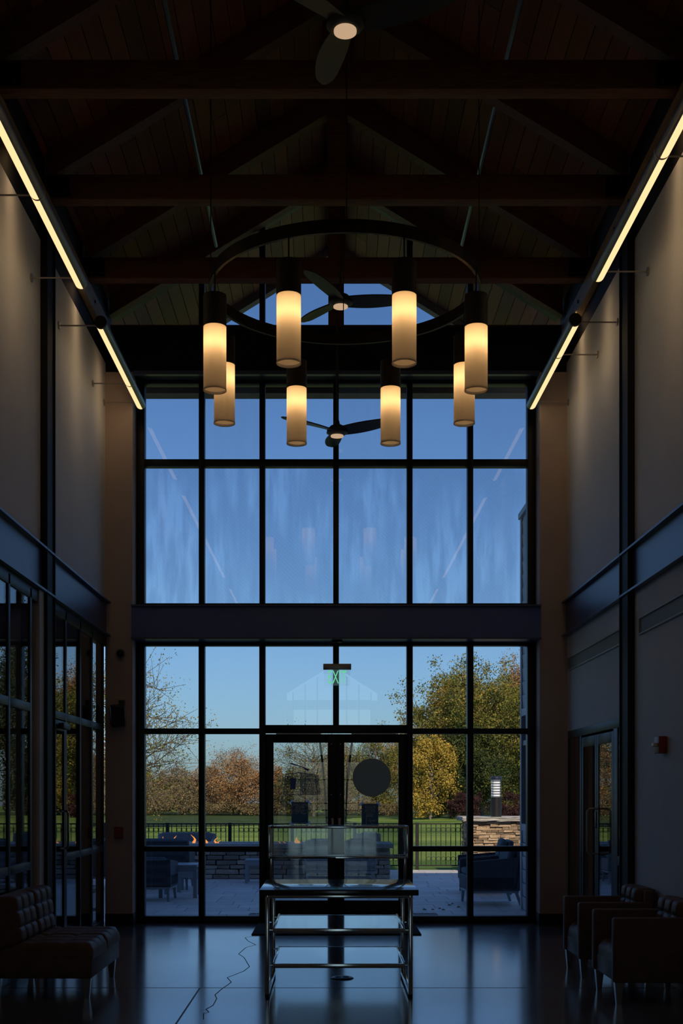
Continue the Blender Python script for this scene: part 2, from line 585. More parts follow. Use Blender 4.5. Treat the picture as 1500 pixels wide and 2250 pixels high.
# ---- floor
floor = MB().box(-6.0, 6.0, YB, 13.50, -.2, 0).build('floor', CONC)
tag(floor, 'dark polished concrete floor mirroring the tall windows', 'floor', kind='structure')
cpts = [(552, 2052), (560, 2056), (538, 2060), (545, 2068), (562, 2076), (540, 2082), (524, 2096), (536, 2104), (548, 2124), (535, 2134), (512, 2143), (499, 2148), (508, 2158), (499, 2165), (487, 2173), (472, 2186), (476, 2194), (468, 2209), (452, 2218), (459, 2224), (447, 2227), (447, 2240)]
mbc = MB()
gp = [(Vector(((x - 727) / (y - 1740) * CAMZ + CAMX, FPX * CAMZ / (y - 1740), .0012))) for x, y in cpts]
for a, b in zip(gp, gp[1:]):
    d = (b - a).normalized(); n = Vector((-d.y, d.x, 0)) * .0028
    vs = [mbc.bm.verts.new(p) for p in (a - n, a + n, b + n, b - n)]
    mbc.bm.faces.new(vs)
mbc.build('floor_crack', mat('crack_dark', (.012, .012, .014), .9), floor)
JT = mat('joint_dark', (.05, .05, .055), .5)
for jy in (8.95, 4.5):
    bx('control_joint', (-2.5, 2.5, jy, jy + .012, 0, .0008), JT, floor)
bx('control_joint', (-1.03, -1.018, 3, 8.95, 0, .0008), JT, floor)

# ---- side walls
wl = MB()
wl.box(-2.75, -HW, YB, 13.5, 3.5, 6.10)                 # plaster above the channel
wl.box(-2.75, -HW, YB, 4.0, 0, 3.13)                   # solid part beside the camera
wl.box(-2.72, -2.47, 10.04, 10.20, 0, 3.13)             # return beside the column
wl.box(-2.72, -2.47, 10.48, 10.56, 0, 3.13)
wall_left = wl.build('wall_left', WALL)
tag(wall_left, 'pale painted wall above the glazed screen on the left', 'wall', kind='structure')
wr = MB()
wr.box(HW, 2.75, YB, 13.5, 3.5, 6.10)
wr.box(HW, 2.75, YB, 10.40, 0, 3.13)
wr.box(HW, 2.75, 10.40, 13.0, 2.10, 3.13)
wr.box(HW, 2.75, 13.0, 13.5, 0, 3.13)
wall_right = wr.build('wall_right', WALL)
tag(wall_right, 'pale painted wall with the glazed side door on the right', 'wall', kind='structure')
wb = MB()
for a, b, c, d in ((-6, -2.16, 0, 6.0), (2.16, 6, 0, 6.0), (-6, 6, 6.0, 6.5), (-2.16, 2.16, 3.10, 3.50)):
    wb.box(a, b, YB - .2, YB, c, d)
wall_back = wb.build('wall_back', PIER)
tag(wall_back, 'far end wall around the rear windows behind the viewer', 'wall', kind='structure')
# strip between the plaster and the roof (dark steel, then timber eave beam)
for sx, nm, side in ((-1, 'left', 'left'), (1, 'right', 'right')):
    t = MB()
    a, b = sorted((sx * 2.75, sx * 2.50))
    t.box(a, b, YB, 13.5, 6.10, 6.92)
    o = t.build('trim_1' if sx < 0 else 'trim_2', STEEL)
    tag(o, 'black steel strip along the top of the %s wall' % side, 'trim', kind='structure')
    a, b = sorted((sx * 2.50, sx * 2.435))
    o = bx('eave_beam', (a, b, 3.0, 13.1, 6.30, 6.49), EAVE, None, bev=.006)
    tag(o, 'pale timber eave beam lit by the strip lights on the %s' % side, 'beam', kind='structure')
    for y in (7.4, 10.12, 10.62, 12.2):
        q = MB().cyl((sx * 2.435, y, 6.39), .016, -sx * .012, 10, 'x').build('bolt', PLATE, o)

# ---- columns and steel channels on the side walls
for sx, side in ((-1, 'left'), (1, 'right')):
    st = thing('steel_column', (sx * 2.5, 10.34, 0), 'black steel column standing against the %s wall' % side, 'column', 'steel columns', 'structure')
    a, b = sorted((sx * 2.51, sx * 2.455))
    bx('flange', (a, b, 10.20, 10.48, 0, 6.5), STEEL, st)
    for y in (10.19, 10.475):
        a2, b2 = sorted((sx * 2.51, sx * 2.44))
        bx('lip', (a2, b2, y, y + .014, 0, 6.3), STEEL, st)
    cb = thing('steel_channel', (sx * 2.5, 8.5, 3.13), 'dark steel channel beam running along the %s wall' % side, 'beam', 'channel beams', 'structure')
    a, b = sorted((sx * 2.75, sx * 2.49))
    bx('web', (a, b, YB, 13.12, 3.15, 3.50), BAND, cb)
    a, b = sorted((sx * 2.5, sx * 2.44))
    for z in (3.13, 3.49):
        bx('flange', (a, b, 3.0, 13.11, z, z + .018), BAND, cb)

# ---- end piers
for sx, side in ((-1, 'left'), (1, 'right')):
    a, b = sorted((sx * 2.5, sx * 2.205))
    o = bx('wall_pier_%s' % side, (a, b, 13.12, 13.5, 0, 6.0), PIER)
    tag(o, 'brown painted pier at the %s end of the window wall' % side, 'pier', kind='structure')
    a, b = sorted((sx * 2.5, sx * 2.195))
    o = bx('baseboard_%s' % side, (a, b, 13.108, 13.46, 0, .13), BASEB)
    tag(o, 'black rubber baseboard around the %s pier' % side, 'baseboard', kind='structure')

# ---- beams across the window wall
tb = thing('cross_beam', (0, 13.2, 3.1), 'deep dark steel beam between lower and upper windows', 'beam', kind='structure')
CBM = mat('cross_beam_paint', (.13, .20, .52), .4)
bx('web', (-2.215, 2.215, 13.10, 13.5, 3.12, 3.46), CBM, tb)
for z in (3.10, 3.455):
    bx('flange', (-2.215, 2.215, 13.06, 13.4, z, z + .018), BAND, tb)
hd = thing('trim_3', (0, 13.3, 5.97), 'black header above the upper windows', 'header', kind='structure')
bx('header', (-2.5, 2.5, 13.14, 13.5, 5.99, 6.50), STEEL, hd)
bx('header_lip', (-2.2, 2.2, 13.10, 13.16, 5.97, 6.01), BAND, hd)

# ---- window wall
XM = [-2.16, -1.485, -.815, 0, .815, 1.485, 2.16]
def vbar(x, w, z0, z1, parent, name='mullion', y0=13.37, y1=13.50):
    return bx(name, (x - w / 2, x + w / 2, y0, y1, z0, z1), FRAME, parent, bev=.004)
def hbar(x0, x1, z, h, parent, name='transom', y0=13.375, y1=13.495):
    return bx(name, (x0, x1, y0, y1, z - h / 2, z + h / 2), FRAME, parent, bev=.004)
def pane(x0, x1, z0, z1, parent, m=None):
    o = bx('pane', (x0, x1, 13.436, 13.444, z0, z1), GLASS, parent)
    if m is not None and m is not GLASS:          # grime sits on the outer face only
        o.data.materials.append(m)
        for p in o.data.polygons:
            if p.normal.y > .5: p.material_index = 1
    return o

w1 = thing('window_1', (0, YW, 0), 'lower storefront window beside the double doors', 'window', kind='structure')
for x in XM: vbar(x, .066 if abs(x) < 2 else .09, 0 if abs(x) > .1 else 2.19, 3.12, w1)
hbar(-2.16, -.785, .038, .076, w1, 'sill'); hbar(.785, 2.16, .038, .076, w1, 'sill')
hbar(-2.2, 2.2, 3.10, .065, w1, 'head')
for (a, b) in ((0, 1), (1, 2), (4, 5), (5, 6)):
    for z, h in ((.82, .058), (2.122, .06)):
        hbar(XM[a] + .03, XM[b] - .03, z, h, w1)
    for z0, z1 in ((.07, .8), (.84, 2.1), (2.14, 3.08)):
        pane(XM[a] + .02, XM[b] - .02, z0, z1, w1, GLASSF2 if (z0 > 2 and False) else GLASS)
hbar(-.785, .785, 2.145, .09, w1, 'door_head')
pane(-.80, -.02, 2.18, 3.08, w1); pane(.02, .80, 2.18, 3.08, w1)

w2 = thing('window_2', (0, YW, 3.5), 'upper window of twelve large panes with dusty streaks', 'window', kind='structure')
for x in XM: vbar(x, .062 if abs(x) < 2 else .09, 3.48, 6.0, w2)
hbar(-2.2, 2.2, 3.50, .07, w2, 'sill'); hbar(-2.2, 2.2, 5.985, .05, w2, 'head')
for i in range(6):
    hbar(XM[i] + .03, XM[i + 1] - .03, 5.09, .075, w2)
    pane(XM[i] + .02, XM[i + 1] - .02, 3.53, 5.07, w2, GLASSF)
    pane(XM[i] + .02, XM[i + 1] - .02, 5.11, 5.97, w2, GLASSF2 if i % 2 else GLASS)

w3 = thing('window_3', (0, YW, 6.6), 'triangular gable window under the timber roof', 'window', kind='structure')
gz = lambda x: zroof(x) - .20
for x in XM[1:-1]:
    vbar(x, .062, 6.48, gz(x) + .05, w3)
hbar(-2.3, 2.3, 6.52, .06, w3, 'sill')
for sx in (-1, 1):
    p0, p1 = (sx * 2.45, gz(2.45)), (0, gz(0))
    m = MB().poly([(p0[0], 13.37, p0[1]), (p1[0], 13.37, p1[1]), (p1[0], 13.37, p1[1] + .09), (p0[0], 13.37, p0[1] + .09)], (0, .13, 0))
    m.build('raking_frame', FRAME, w3)
for i in range(6):
    a, b = XM[i], XM[i + 1]
    m = MB().poly([(a, 13.436, 6.50), (b, 13.436, 6.50), (b, 13.436, gz(b) + .03), (a, 13.436, gz(a) + .03)], (0, .008, 0))
    m.build('pane', GLASS, w3)

# ---- matching glazed end far behind the viewer
w5 = thing('window_5', (0, YB, 0), 'tall rear window at the far end of the hall behind the viewer', 'window', kind='structure')
for x in XM:
    bx('mullion', (x - .035, x + .035, YB - .12, YB, 0, zroof(x) - .1), FRAME, w5)
for z in (.04, .82, 2.12, 5.09, 6.5):
    bx('transom', (-2.16, 2.16, YB - .11, YB - .01, z - .03, z + .03), FRAME, w5)
for i in range(6):
    a, b = XM[i], XM[i + 1]
    MB().poly([(a, YB - .06, 0), (b, YB - .06, 0), (b, YB - .06, zroof(b) - .1), (a, YB - .06, zroof(a) - .1)], (0, .008, 0)).build('pane', GLASS, w5)

# ---- double doors in the window wall
def door_leaf(name, sx, label):
    t = thing(name, (sx * .4, YW, 0), label, 'door', 'entrance double doors', 'structure')
    def L(nm, a, b, z0, z1, m=FRAME, y0=13.41, y1=13.46, bev=.004):
        x0, x1 = sorted((sx * a, sx * b)); return bx(nm, (x0, x1, y0, y1, z0, z1), m, t, bev=bev)
    L('outer_stile', .692, .782, .012, 2.09)
    L('meeting_stile', .0015, .092, .012, 2.09, bev=.001)
    L('top_rail', .092, .692, 1.996, 2.09)
    L('bottom_rail', .092, .692, .012, .247)
    L('pane', .09, .694, .245, 2.0, GLASSD, 13.432, 13.438, 0)
    c = L('closer', .13, .40, 2.01, 2.06, FRAME, 13.36, 13.41)
    x0, x1 = sorted((sx * .17, sx * .66))
    bx('closer_arm', (x0, x1, 13.335, 13.35, 2.085, 2.095), ALU, c)
    pts = []
    for k in range(13):
        u = k / 12
        pts.append((sx * (.105 + .075 * u ** 1.6), 13.47 + .07 * math.sin(math.pi * u) + .0, 1.10 + .92 * u))
    MB().tube(pts, .013, 8).build('pull_bar', BLACKP, t)
    L('lock_plate', .022, .055, 1.06, 1.16, ALU, 13.402, 13.41)
    for z in (1.42, 1.98):
        x = sx * .05
        MB().cyl((x, 13.40, z), .007, .01, 8, 'y').build('screw', ALU, t)
    return t
dl = door_leaf('door_1', -1, 'left leaf of the entrance doors with building decal and poster')
bx('astragal', (-.014, .014, 13.461, 13.474, .012, 2.09), FRAME, dl)
dr = door_leaf('door_2', 1, 'right leaf of the entrance doors with large round decal')

# ---- glazed screen on the left
ML = [4.1, 5.1, 6.1, 7.1, 7.9, 8.55, 9.14, 9.80, 10.60, 11.10, 11.74, 12.32, 12.92]
w4 = thing('window_4', (-2.5, 8.5, 0), 'dark glazed screen on the left with reflections of the trees', 'window', kind='structure')
def lbox(nm, y0, y1, z0, z1, m, p, x0=-2.56, x1=-2.482, bev=.003):
    return bx(nm, (x0, x1, y0, y1, z0, z1), m, p, bev=bev)
for y in ML: lbox('mullion', y - .028, y + .028, 0, 3.1, FRAME, w4)
lbox('head', 4.0, 13.1, 3.02, 3.13, FRAME, w4)
for a, b in zip(ML, ML[1:]):
    if a == 9.80: continue
    isdoor = (a == 10.60)
    lbox('transom', a + .028, b - .028, 2.10, 2.17, FRAME, w4)
    lbox('pane', a + .02, b - .02, 2.16, 3.03, GLASS, w4, -2.500, -2.493, 0)
    if isdoor: continue
    lbox('transom', a + .028, b - .028, .82, .885, FRAME, w4)
    lbox('sill', a + .028, b - .028, 0, .09, FRAME, w4)
    lbox('pane', a + .02, b - .02, .08, .83, GLASS, w4, -2.500, -2.493, 0)
    lbox('pane', a + .02, b - .02, .88, 2.11, GLASS, w4, -2.500, -2.493, 0)
d3 = thing('door_3', (-2.5, 10.9, 0), 'narrow glazed door in the left screen with chrome pull', 'door', kind='structure')
lbox('stile', 10.63, 10.70, .01, 2.09, FRAME, d3); lbox('stile', 11.02, 11.07, .01, 2.09, FRAME, d3)
lbox('rail', 10.70, 11.02, .01, .16, FRAME, d3); lbox('rail', 10.70, 11.02, 2.0, 2.09, FRAME, d3)
lbox('pane', 10.69, 11.03, .15, 2.01, GLASS, d3, -2.500, -2.493, 0)
MB().tube([(-2.46, 10.74, .95), (-2.40, 10.74, .95), (-2.385, 10.74, .965), (-2.385, 10.74, 1.265), (-2.40, 10.74, 1.28), (-2.46, 10.74, 1.28)], .012, 8).build('pull_handle', CHROME, d3)
lbox('closer', 10.68, 10.95, 2.01, 2.06, FRAME, d3, -2.46, -2.41)

# ---- door in the right wall
d4 = thing('door_4', (2.5, 11.7, 0), 'glazed double door with side panes in the right wall', 'door', kind='structure')
def rbx(nm, y0, y1, z0, z1, m=FRAME, x0=2.485, x1=2.56, bev=.003, p=None):
    return bx(nm, (x0, x1, y0, y1, z0, z1), m, p or d4, bev=bev)
rbx('frame_head', 10.40, 13.0, 2.02, 2.10)
for y0, y1 in ((10.40, 10.45), (10.74, 10.90), (12.30, 12.38), (12.95, 13.0)):
    rbx('frame_post', y0, y1, 0, 2.02)
rbx('side_pane', 10.44, 10.75, .88, 2.03, GLASS, 2.492, 2.498, 0)
rbx('side_rail', 10.45, 10.74, .80, .88); rbx('side_rail', 10.45, 10.74, 0, .10)
rbx('side_pane', 10.44, 10.75, .09, .81, GLASS, 2.492, 2.498, 0)
rbx('side_pane', 12.37, 12.96, .09, 2.03, GLASS, 2.492, 2.498, 0)
for y0, y1, hy in ((10.91, 11.60, 11.50), (11.605, 12.295, 11.70)):
    lf = rbx('leaf_stile', y0, y0 + .08, .01, 2.0, FRAME, 2.488, 2.53)
    rbx('leaf_stile', y1 - .08, y1, .01, 2.0, FRAME, 2.488, 2.53)
    rbx('leaf_rail', y0 + .08, y1 - .08, .01, .18, FRAME, 2.488, 2.53)
    rbx('leaf_rail', y0 + .08, y1 - .08, 1.90, 2.0, FRAME, 2.488, 2.53)
    rbx('leaf_pane', y0 + .07, y1 - .07, .17, 1.91, GLASS, 2.494, 2.500, 0)
MB().tube([(2.485, 11.53, .86), (2.41, 11.53, .86), (2.385, 11.53, .885), (2.385, 11.53, 1.265), (2.41, 11.53, 1.29), (2.485, 11.53, 1.29)], .011, 8).build('pull_handle', ALU, d4)
rbx('lock_plate', 11.61, 11.635, 1.10, 1.26, ALU, 2.478, 2.486)

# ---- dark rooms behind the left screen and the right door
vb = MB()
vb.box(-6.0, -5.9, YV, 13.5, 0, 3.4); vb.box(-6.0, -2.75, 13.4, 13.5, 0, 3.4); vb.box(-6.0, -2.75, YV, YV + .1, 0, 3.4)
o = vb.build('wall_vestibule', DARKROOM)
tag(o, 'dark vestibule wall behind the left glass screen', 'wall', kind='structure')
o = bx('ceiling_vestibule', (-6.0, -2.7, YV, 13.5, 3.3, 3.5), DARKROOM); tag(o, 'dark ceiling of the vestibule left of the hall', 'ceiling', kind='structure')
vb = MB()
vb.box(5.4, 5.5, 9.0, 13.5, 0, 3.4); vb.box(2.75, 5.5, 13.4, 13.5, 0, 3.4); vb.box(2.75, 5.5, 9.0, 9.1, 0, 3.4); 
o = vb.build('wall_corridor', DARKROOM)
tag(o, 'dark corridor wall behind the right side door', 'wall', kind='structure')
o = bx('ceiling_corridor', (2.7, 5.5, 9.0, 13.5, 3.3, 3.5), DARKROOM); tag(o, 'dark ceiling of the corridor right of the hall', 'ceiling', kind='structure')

# ---- roof: deck with tongue-and-groove boards below it
YE = 15.55
dk = MB()
for sx in (-1, 1):
    dk.poly([(0, YB, RIDGE + .03), (sx * 3.05, YB, zroof(3.05) + .03), (sx * 3.05, YB, zroof(3.05) + .25), (0, YB, RIDGE + .25)], (0, YE - YB, 0))
ceiling = dk.build('ceiling', mat('roof_deck', (.10, .06, .035), .8), smooth=False)
tag(ceiling, 'pitched timber board ceiling rising to a ridge', 'ceiling', kind='structure')
pk = unit_box('ceiling_board', PLANK, 0)
ang = math.atan(PITCH)
pw = .152
nb = int(3.05 / math.cos(ang) / pw)
for sx in (-1, 1):
    for i in range(nb):
        s = (i + .5) * pw
        x = sx * s * math.cos(ang); z = RIDGE - s * math.sin(ang) + .012
        cuts = sorted(random.uniform(5.0, 15.0) for _ in range(2))
        ys = [YB + .01] + cuts + [YE - .01]
        for a, b in zip(ys, ys[1:]):
            if b < 5.5 or b - a < .05: continue
            a = max(a, 3.0)
            inst('ceiling_board', pk, ceiling, (x, (a + b) / 2, z), (pw - .007, b - a - .006, .022), (0, sx * ang, 0))
wg = MB()
o = bx('ridge_beam', (-.06, .06, 3.0, 15.4, RIDGE - .22, RIDGE - .03), TIMBER)
tag(o, 'dark timber ridge beam at the top of the roof', 'beam', kind='structure')

# ---- trusses
def truss(y, label, dz=0.0):
    t = thing('roof_truss', (0, y, 6.48), label, 'truss', 'timber roof trusses', 'structure')
    y0, y1 = y, y + .13
    bx('bottom_chord', (-2.49, 2.49, y0, y1, 6.48 + dz, 6.69 + dz), TIMBER, t, bev=.006)
    for sx in (-1, 1):
        z0, z1 = zroof(2.47) - .01, zroof(0) - .02
        MB().poly([(sx * 2.47, y0, z0), (sx * .0, y0, z1), (0, y0, z1 - .24), (sx * 2.47, y0, z0 - .22)], (0, .13, 0)).build('rafter', TIMBER, t, smooth=False)
        xa, xb = sorted((sx * 2.44, sx * 2.27))
        g = bx('connector_plate', (xa, xb, y0 - .008, y0, 6.50 + dz, 6.665 + dz), PLATE, t)
        for bxx in (2.315, 2.40):
            for bz in (6.535 + dz, 6.63 + dz):
                MB().cyl((sx * bxx, y0 - .018, bz), .013, .011, 8, 'y').build('bolt', BOLT, g)
    bx('king_post', (-.085, .085, y0 + .005, y1 - .005, 6.69 + dz, zroof(0) - .2), TIMBER, t)
    return t
TY = [8.66, 10.27, 11.86, 13.20]
truss(TY[0], 'nearest timber roof truss crossing the top of the view')
truss(TY[1], 'second timber roof truss above the near edge of the ring chandelier')
truss(TY[2], 'third timber roof truss in front of the gable window')
truss(TY[3], 'farthest timber roof truss against the gable window sill', -.145)

# ---- roof overhang outside
for sx, side in ((-1, 'left'), (1, 'right')):
    m = MB().poly([(sx * 3.05, 15.36, zroof(3.05) + .2), (0, 15.36, RIDGE + .2), (0, 15.36, RIDGE - .1), (sx * 3.05, 15.36, zroof(3.05) - .1)], (0, .14, 0))
    o = m.build('barge_rafter', mat('barge_timber_' + side, (.20, .15, .13), .6, var=.2, scale=5), smooth=False)
    tag(o, 'outer rafter along the %s edge of the roof overhang' % side, 'rafter', kind='structure')
o = bx('canopy_beam', (-2.9, 2.9, 15.0, 15.22, 6.39, 6.60), mat('canopy_timber', (.14, .10, .085), .6, var=.2, scale=5))
tag(o, 'outdoor timber tie beam under the roof overhang', 'beam', kind='structure')

# ---- outside walls that throw the shade
EXT = mat('exterior_wall', (.33, .33, .34), .8)
o = bx('wall_wing_left', (-14, -6.02, YB, 13.5, -.1, 4.9), EXT); tag(o, 'low building wing on the left outside', 'wall', kind='structure')
o = bx('roof_wing_left', (-14, -2.76, YB, 13.5, 4.7, 4.9), EXT); tag(o, 'flat roof over the left wing', 'roof', kind='structure')
o = bx('roof_wing_right', (2.76, 14, YB, 13.5, 4.7, 4.9), EXT); tag(o, 'flat roof over the right wing', 'roof', kind='structure')
o = bx('wall_wing_far_right', (5.6, 14, YB, 13.5, -.1, 4.7), EXT); tag(o, 'low building wing on the right outside', 'wall', kind='structure')

# siding wing seen through the right-hand panes
wing = thing('wall_siding', (2.6, 14.3, 0), 'grey lap-sided wing wall just outside the right panes', 'wall', kind='structure')
bx('core', (2.33, 14, 13.52, 15.0, -.1, 1.02), EXT, wing)
bx('core', (2.33, 14, 13.52, 15.0, 2.45, 4.85), EXT, wing)
bx('core', (2.45, 14, 13.52, 15.0, 1.02, 2.45), FRAME, wing)
sb = unit_box('siding_board', SIDING, 0)
z = 0.0
while z < 4.8:
    if not (.98 < z < 2.4):
        for (yc, L) in ((14.26, 1.50),):
            inst('siding_board', sb, wing, (2.318, yc, z + .085), (.022, L, .156), (0, math.radians(-4), 0))
    z += .165
for y0, y1 in ((13.52, 13.60), (14.93, 15.03)):
    bx('corner_board', (2.29, 2.36, y0, y1, -.05, 4.86), SIDING, wing)
bx('coping', (2.27, 14, 13.52, 15.05, 4.83, 4.90), GREYM, wing)
bx('window_trim', (2.29, 2.36, 13.6, 14.95, 2.38, 2.47), SIDING, wing)
bx('window_trim', (2.29, 2.36, 13.6, 14.95, .98, 1.06), SIDING, wing)
bx('window_bar', (2.31, 2.36, 13.6, 14.95, 2.02, 2.08), GREYM, wing)
bx('window_pane', (2.36, 2.37, 13.6, 14.95, 1.05, 2.4), mat('dark_glass', (.01, .012, .016), .08, spec=.6), wing)

# ================================================================== LIGHTS IN THE HALL
# ---- linear wall lights
LX, LZ = 2.11, 5.64
def line_light(sx, y0, y1, rods, label, cap=False):
    t = thing('line_light', (sx * LX, (y0 + y1) / 2, LZ), label, 'wall light', 'linear wall lights')
    R = .052
    a0, a1 = -165, -72
    n = 26
    # body: arc outside the lens; measured so that angle 180 points at the wall
    def P(deg, r, y):
        a = math.radians(deg)
        return (sx * LX - sx * math.cos(a) * r, y, LZ + math.sin(a) * r)
    m = MB()
    degs = [a1 + (360 - (a1 - a0)) * k / n for k in range(n + 1)]
    for yy0, yy1 in ((y0, y1),):
        A = [m.bm.verts.new(P(d, R, yy0)) for d in degs]
        B = [m.bm.verts.new(P(d, R, yy1)) for d in degs]
        for k in range(n):
            m.bm.faces.new((A[k], A[k + 1], B[k + 1], B[k]))
    m.disc((sx * LX, y0, LZ), R * .99, 20, 'y'); m.disc((sx * LX, y1, LZ), R * .99, 20, 'y')
    m.build('housing', TUBEM, t)
    m = MB()
    n2 = 8
    degs = [a0 + (a1 - a0) * k / n2 for k in range(n2 + 1)]
    A = [m.bm.verts.new(P(d, R * .985, y0 + .006)) for d in degs]
    B = [m.bm.verts.new(P(d, R * .985, y1 - .006)) for d in degs]
    for k in range(n2):
        m.bm.faces.new((A[k], A[k + 1], B[k + 1], B[k]))
    m.build('lens', LENS, t)
    # the lamp's own wash onto the wall beside it
    ld = bpy.data.lights.new('strip_wash', 'AREA'); ld.shape = 'RECTANGLE'; ld.size = (y1 - y0) * .98; ld.size_y = .05
    ld.energy = .48 * (y1 - y0); ld.color = (1.0, .60, .28)
    lo = bpy.data.objects.new('strip_wash', ld); COL.objects.link(lo); lo.parent = t
    lo.location = (sx * (R + .004), 0, -.012)
    lo.rotation_euler = (Vector((sx * .94, 0, -.35)).to_track_quat('-Z', 'Y') @ Matrix.Rotation(math.radians(90), 4, 'Z').to_quaternion()).to_euler()
    if cap:
        MB().cyl((sx * LX, y0 - .03, LZ), R * 1.08, .03, 20, 'y').build('end_cap', mat('end_cap_%d' % (sx + 1), (.03, .025, .022), .5), t)
    for y in rods:
        r = MB().tube([(sx * (LX + .045), y, LZ), (sx * 2.495, y, LZ)], .007, 6).build('support_rod', ALU, t)
        MB().cyl((sx * 2.489, y, LZ), .035, sx * .008, 12, 'x').build('wall_plate', ALU, r)
    return t
line_light(-1, 3.46, 8.465, (7.2, 4.0), 'nearest strip light on the left wall running out of view')
line_light(-1, 8.475, 9.97, (8.45 + .05, 9.87), 'strip light on the left wall between first and second trusses')
line_light(-1, 10.82, 12.36, (10.88,), 'strip light on the left wall starting with a dark end cap', cap=True)
line_light(-1, 12.37, 13.10, (12.42, 13.02), 'short strip light on the left wall next to the window')
line_light(1, 3.46, 7.915, (6.9, 4.0), 'nearest strip light on the right wall running out of view')
line_light(1, 7.925, 9.83, (7.98, 9.75), 'strip light on the right wall between first and second trusses')
line_light(1, 10.76, 11.555, (10.8,), 'short strip light on the right wall starting with a dark end cap', cap=True)
line_light(1, 11.565, 13.10, (11.6, 13.02), 'long strip light on the right wall next to the window')

line_light(-1, -4.0, 2.17, (2.1, -3.9), 'strip light on the left wall mirrored low in the upper window')
line_light(1, -4.0, 2.17, (2.1, -3.9), 'strip light on the right wall mirrored low in the upper window')

# ---- ring chandelier
RC, RR, RZ = Vector((.055, 9.62, 5.40)), 1.065, 5.40
ring = thing('ring_chandelier', (RC.x, RC.y, RZ), 'dark ring chandelier carrying eight glowing glass cylinders', 'chandelier')
MB().lathe([(RR - .012, 0), (RR + .012, 0), (RR + .012, .095), (RR - .012, .095)], (RC.x, RC.y, RZ), 72, 'z', closed=True).build('ring_band', RINGM, ring)
def shade_mat():
    m = bpy.data.materials.new('lamp_glass')
    m.use_nodes = True
    t = m.node_tree; t.nodes.clear()
    out = t.nodes.new('ShaderNodeOutputMaterial')
    tl = t.nodes.new('ShaderNodeBsdfTranslucent'); tl.inputs[0].default_value = (.92, .84, .72, 1)
    df = t.nodes.new('ShaderNodeBsdfDiffuse'); df.inputs[0].default_value = (.85, .80, .72, 1)
    mx = t.nodes.new('ShaderNodeMixShader'); mx.inputs[0].default_value = .42
    t.links.new(tl.outputs[0], mx.inputs[1]); t.links.new(df.outputs[0], mx.inputs[2])
    gl = t.nodes.new('ShaderNodeBsdfGlossy'); gl.inputs['Roughness'].default_value = .12
    m2 = t.nodes.new('ShaderNodeMixShader'); m2.inputs[0].default_value = .04
    t.links.new(mx.outputs[0], m2.inputs[1]); t.links.new(gl.outputs[0], m2.inputs[2])
    t.links.new(m2.outputs[0], out.inputs[0])
    return m
SHADE = shade_mat()
BULB = emitmat('lamp_bulb', (1.0, .60, .26), 5.0)
PR = .087
Z0, Z1, Z2 = 4.50, 4.985, 5.225
for k in range(8):
    a = math.radians(22.5 + 45 * k)
    c = RC + Vector((math.cos(a), math.sin(a), 0)) * 1.075
    p = MB().cyl((c.x, c.y, Z1), PR * 1.02, Z2 - Z1, 28, 'z').build('lamp_body', CAPM, ring)
    MB().lathe([(PR, Z1), (PR, Z0 + .006)], (c.x, c.y, 0), 32, 'z').build('glass_shade', SHADE, p)
    MB().disc((c.x, c.y, Z0 + .02), PR * .97, 32, 'z').build('bottom_diffuser', SHADE, p)
    MB().lathe([(PR - .003, Z0), (PR + .002, Z0), (PR + .002, Z0 + .012), (PR - .003, Z0 + .012)], (c.x, c.y, 0), 32, 'z', closed=True).build('shade_rim', SHADE, p)
    bl = MB(); bl.cyl((c.x, c.y, Z1 - .07), .03, .06, 12, 'z')
    bl.build('bulb', BULB, p)
    MB().tube([(c.x, c.y, Z2), (c.x, c.y, RZ + .05)], .006, 6).build('hanger', CAPM, ring)
    ld = bpy.data.lights.new('lamp_light', 'POINT'); ld.energy = .85; ld.color = (1.0, .60, .26); ld.shadow_soft_size = .03
    lo = bpy.data.objects.new('lamp_light', ld); COL.objects.link(lo); lo.parent = p
    lo.location = Vector((c.x, c.y, Z1 - .13)) - wloc(p)
for sx, yy in ((-1, 0), (1, 0), (0, 1), (0, -1)):
    x, y = RC.x + sx * RR, RC.y + yy * RR
    MB().tube([(x, y, RZ + .09), (x, y, zroof(x) - .02)], .004, 6).build('suspension_cable', CAPM, ring)

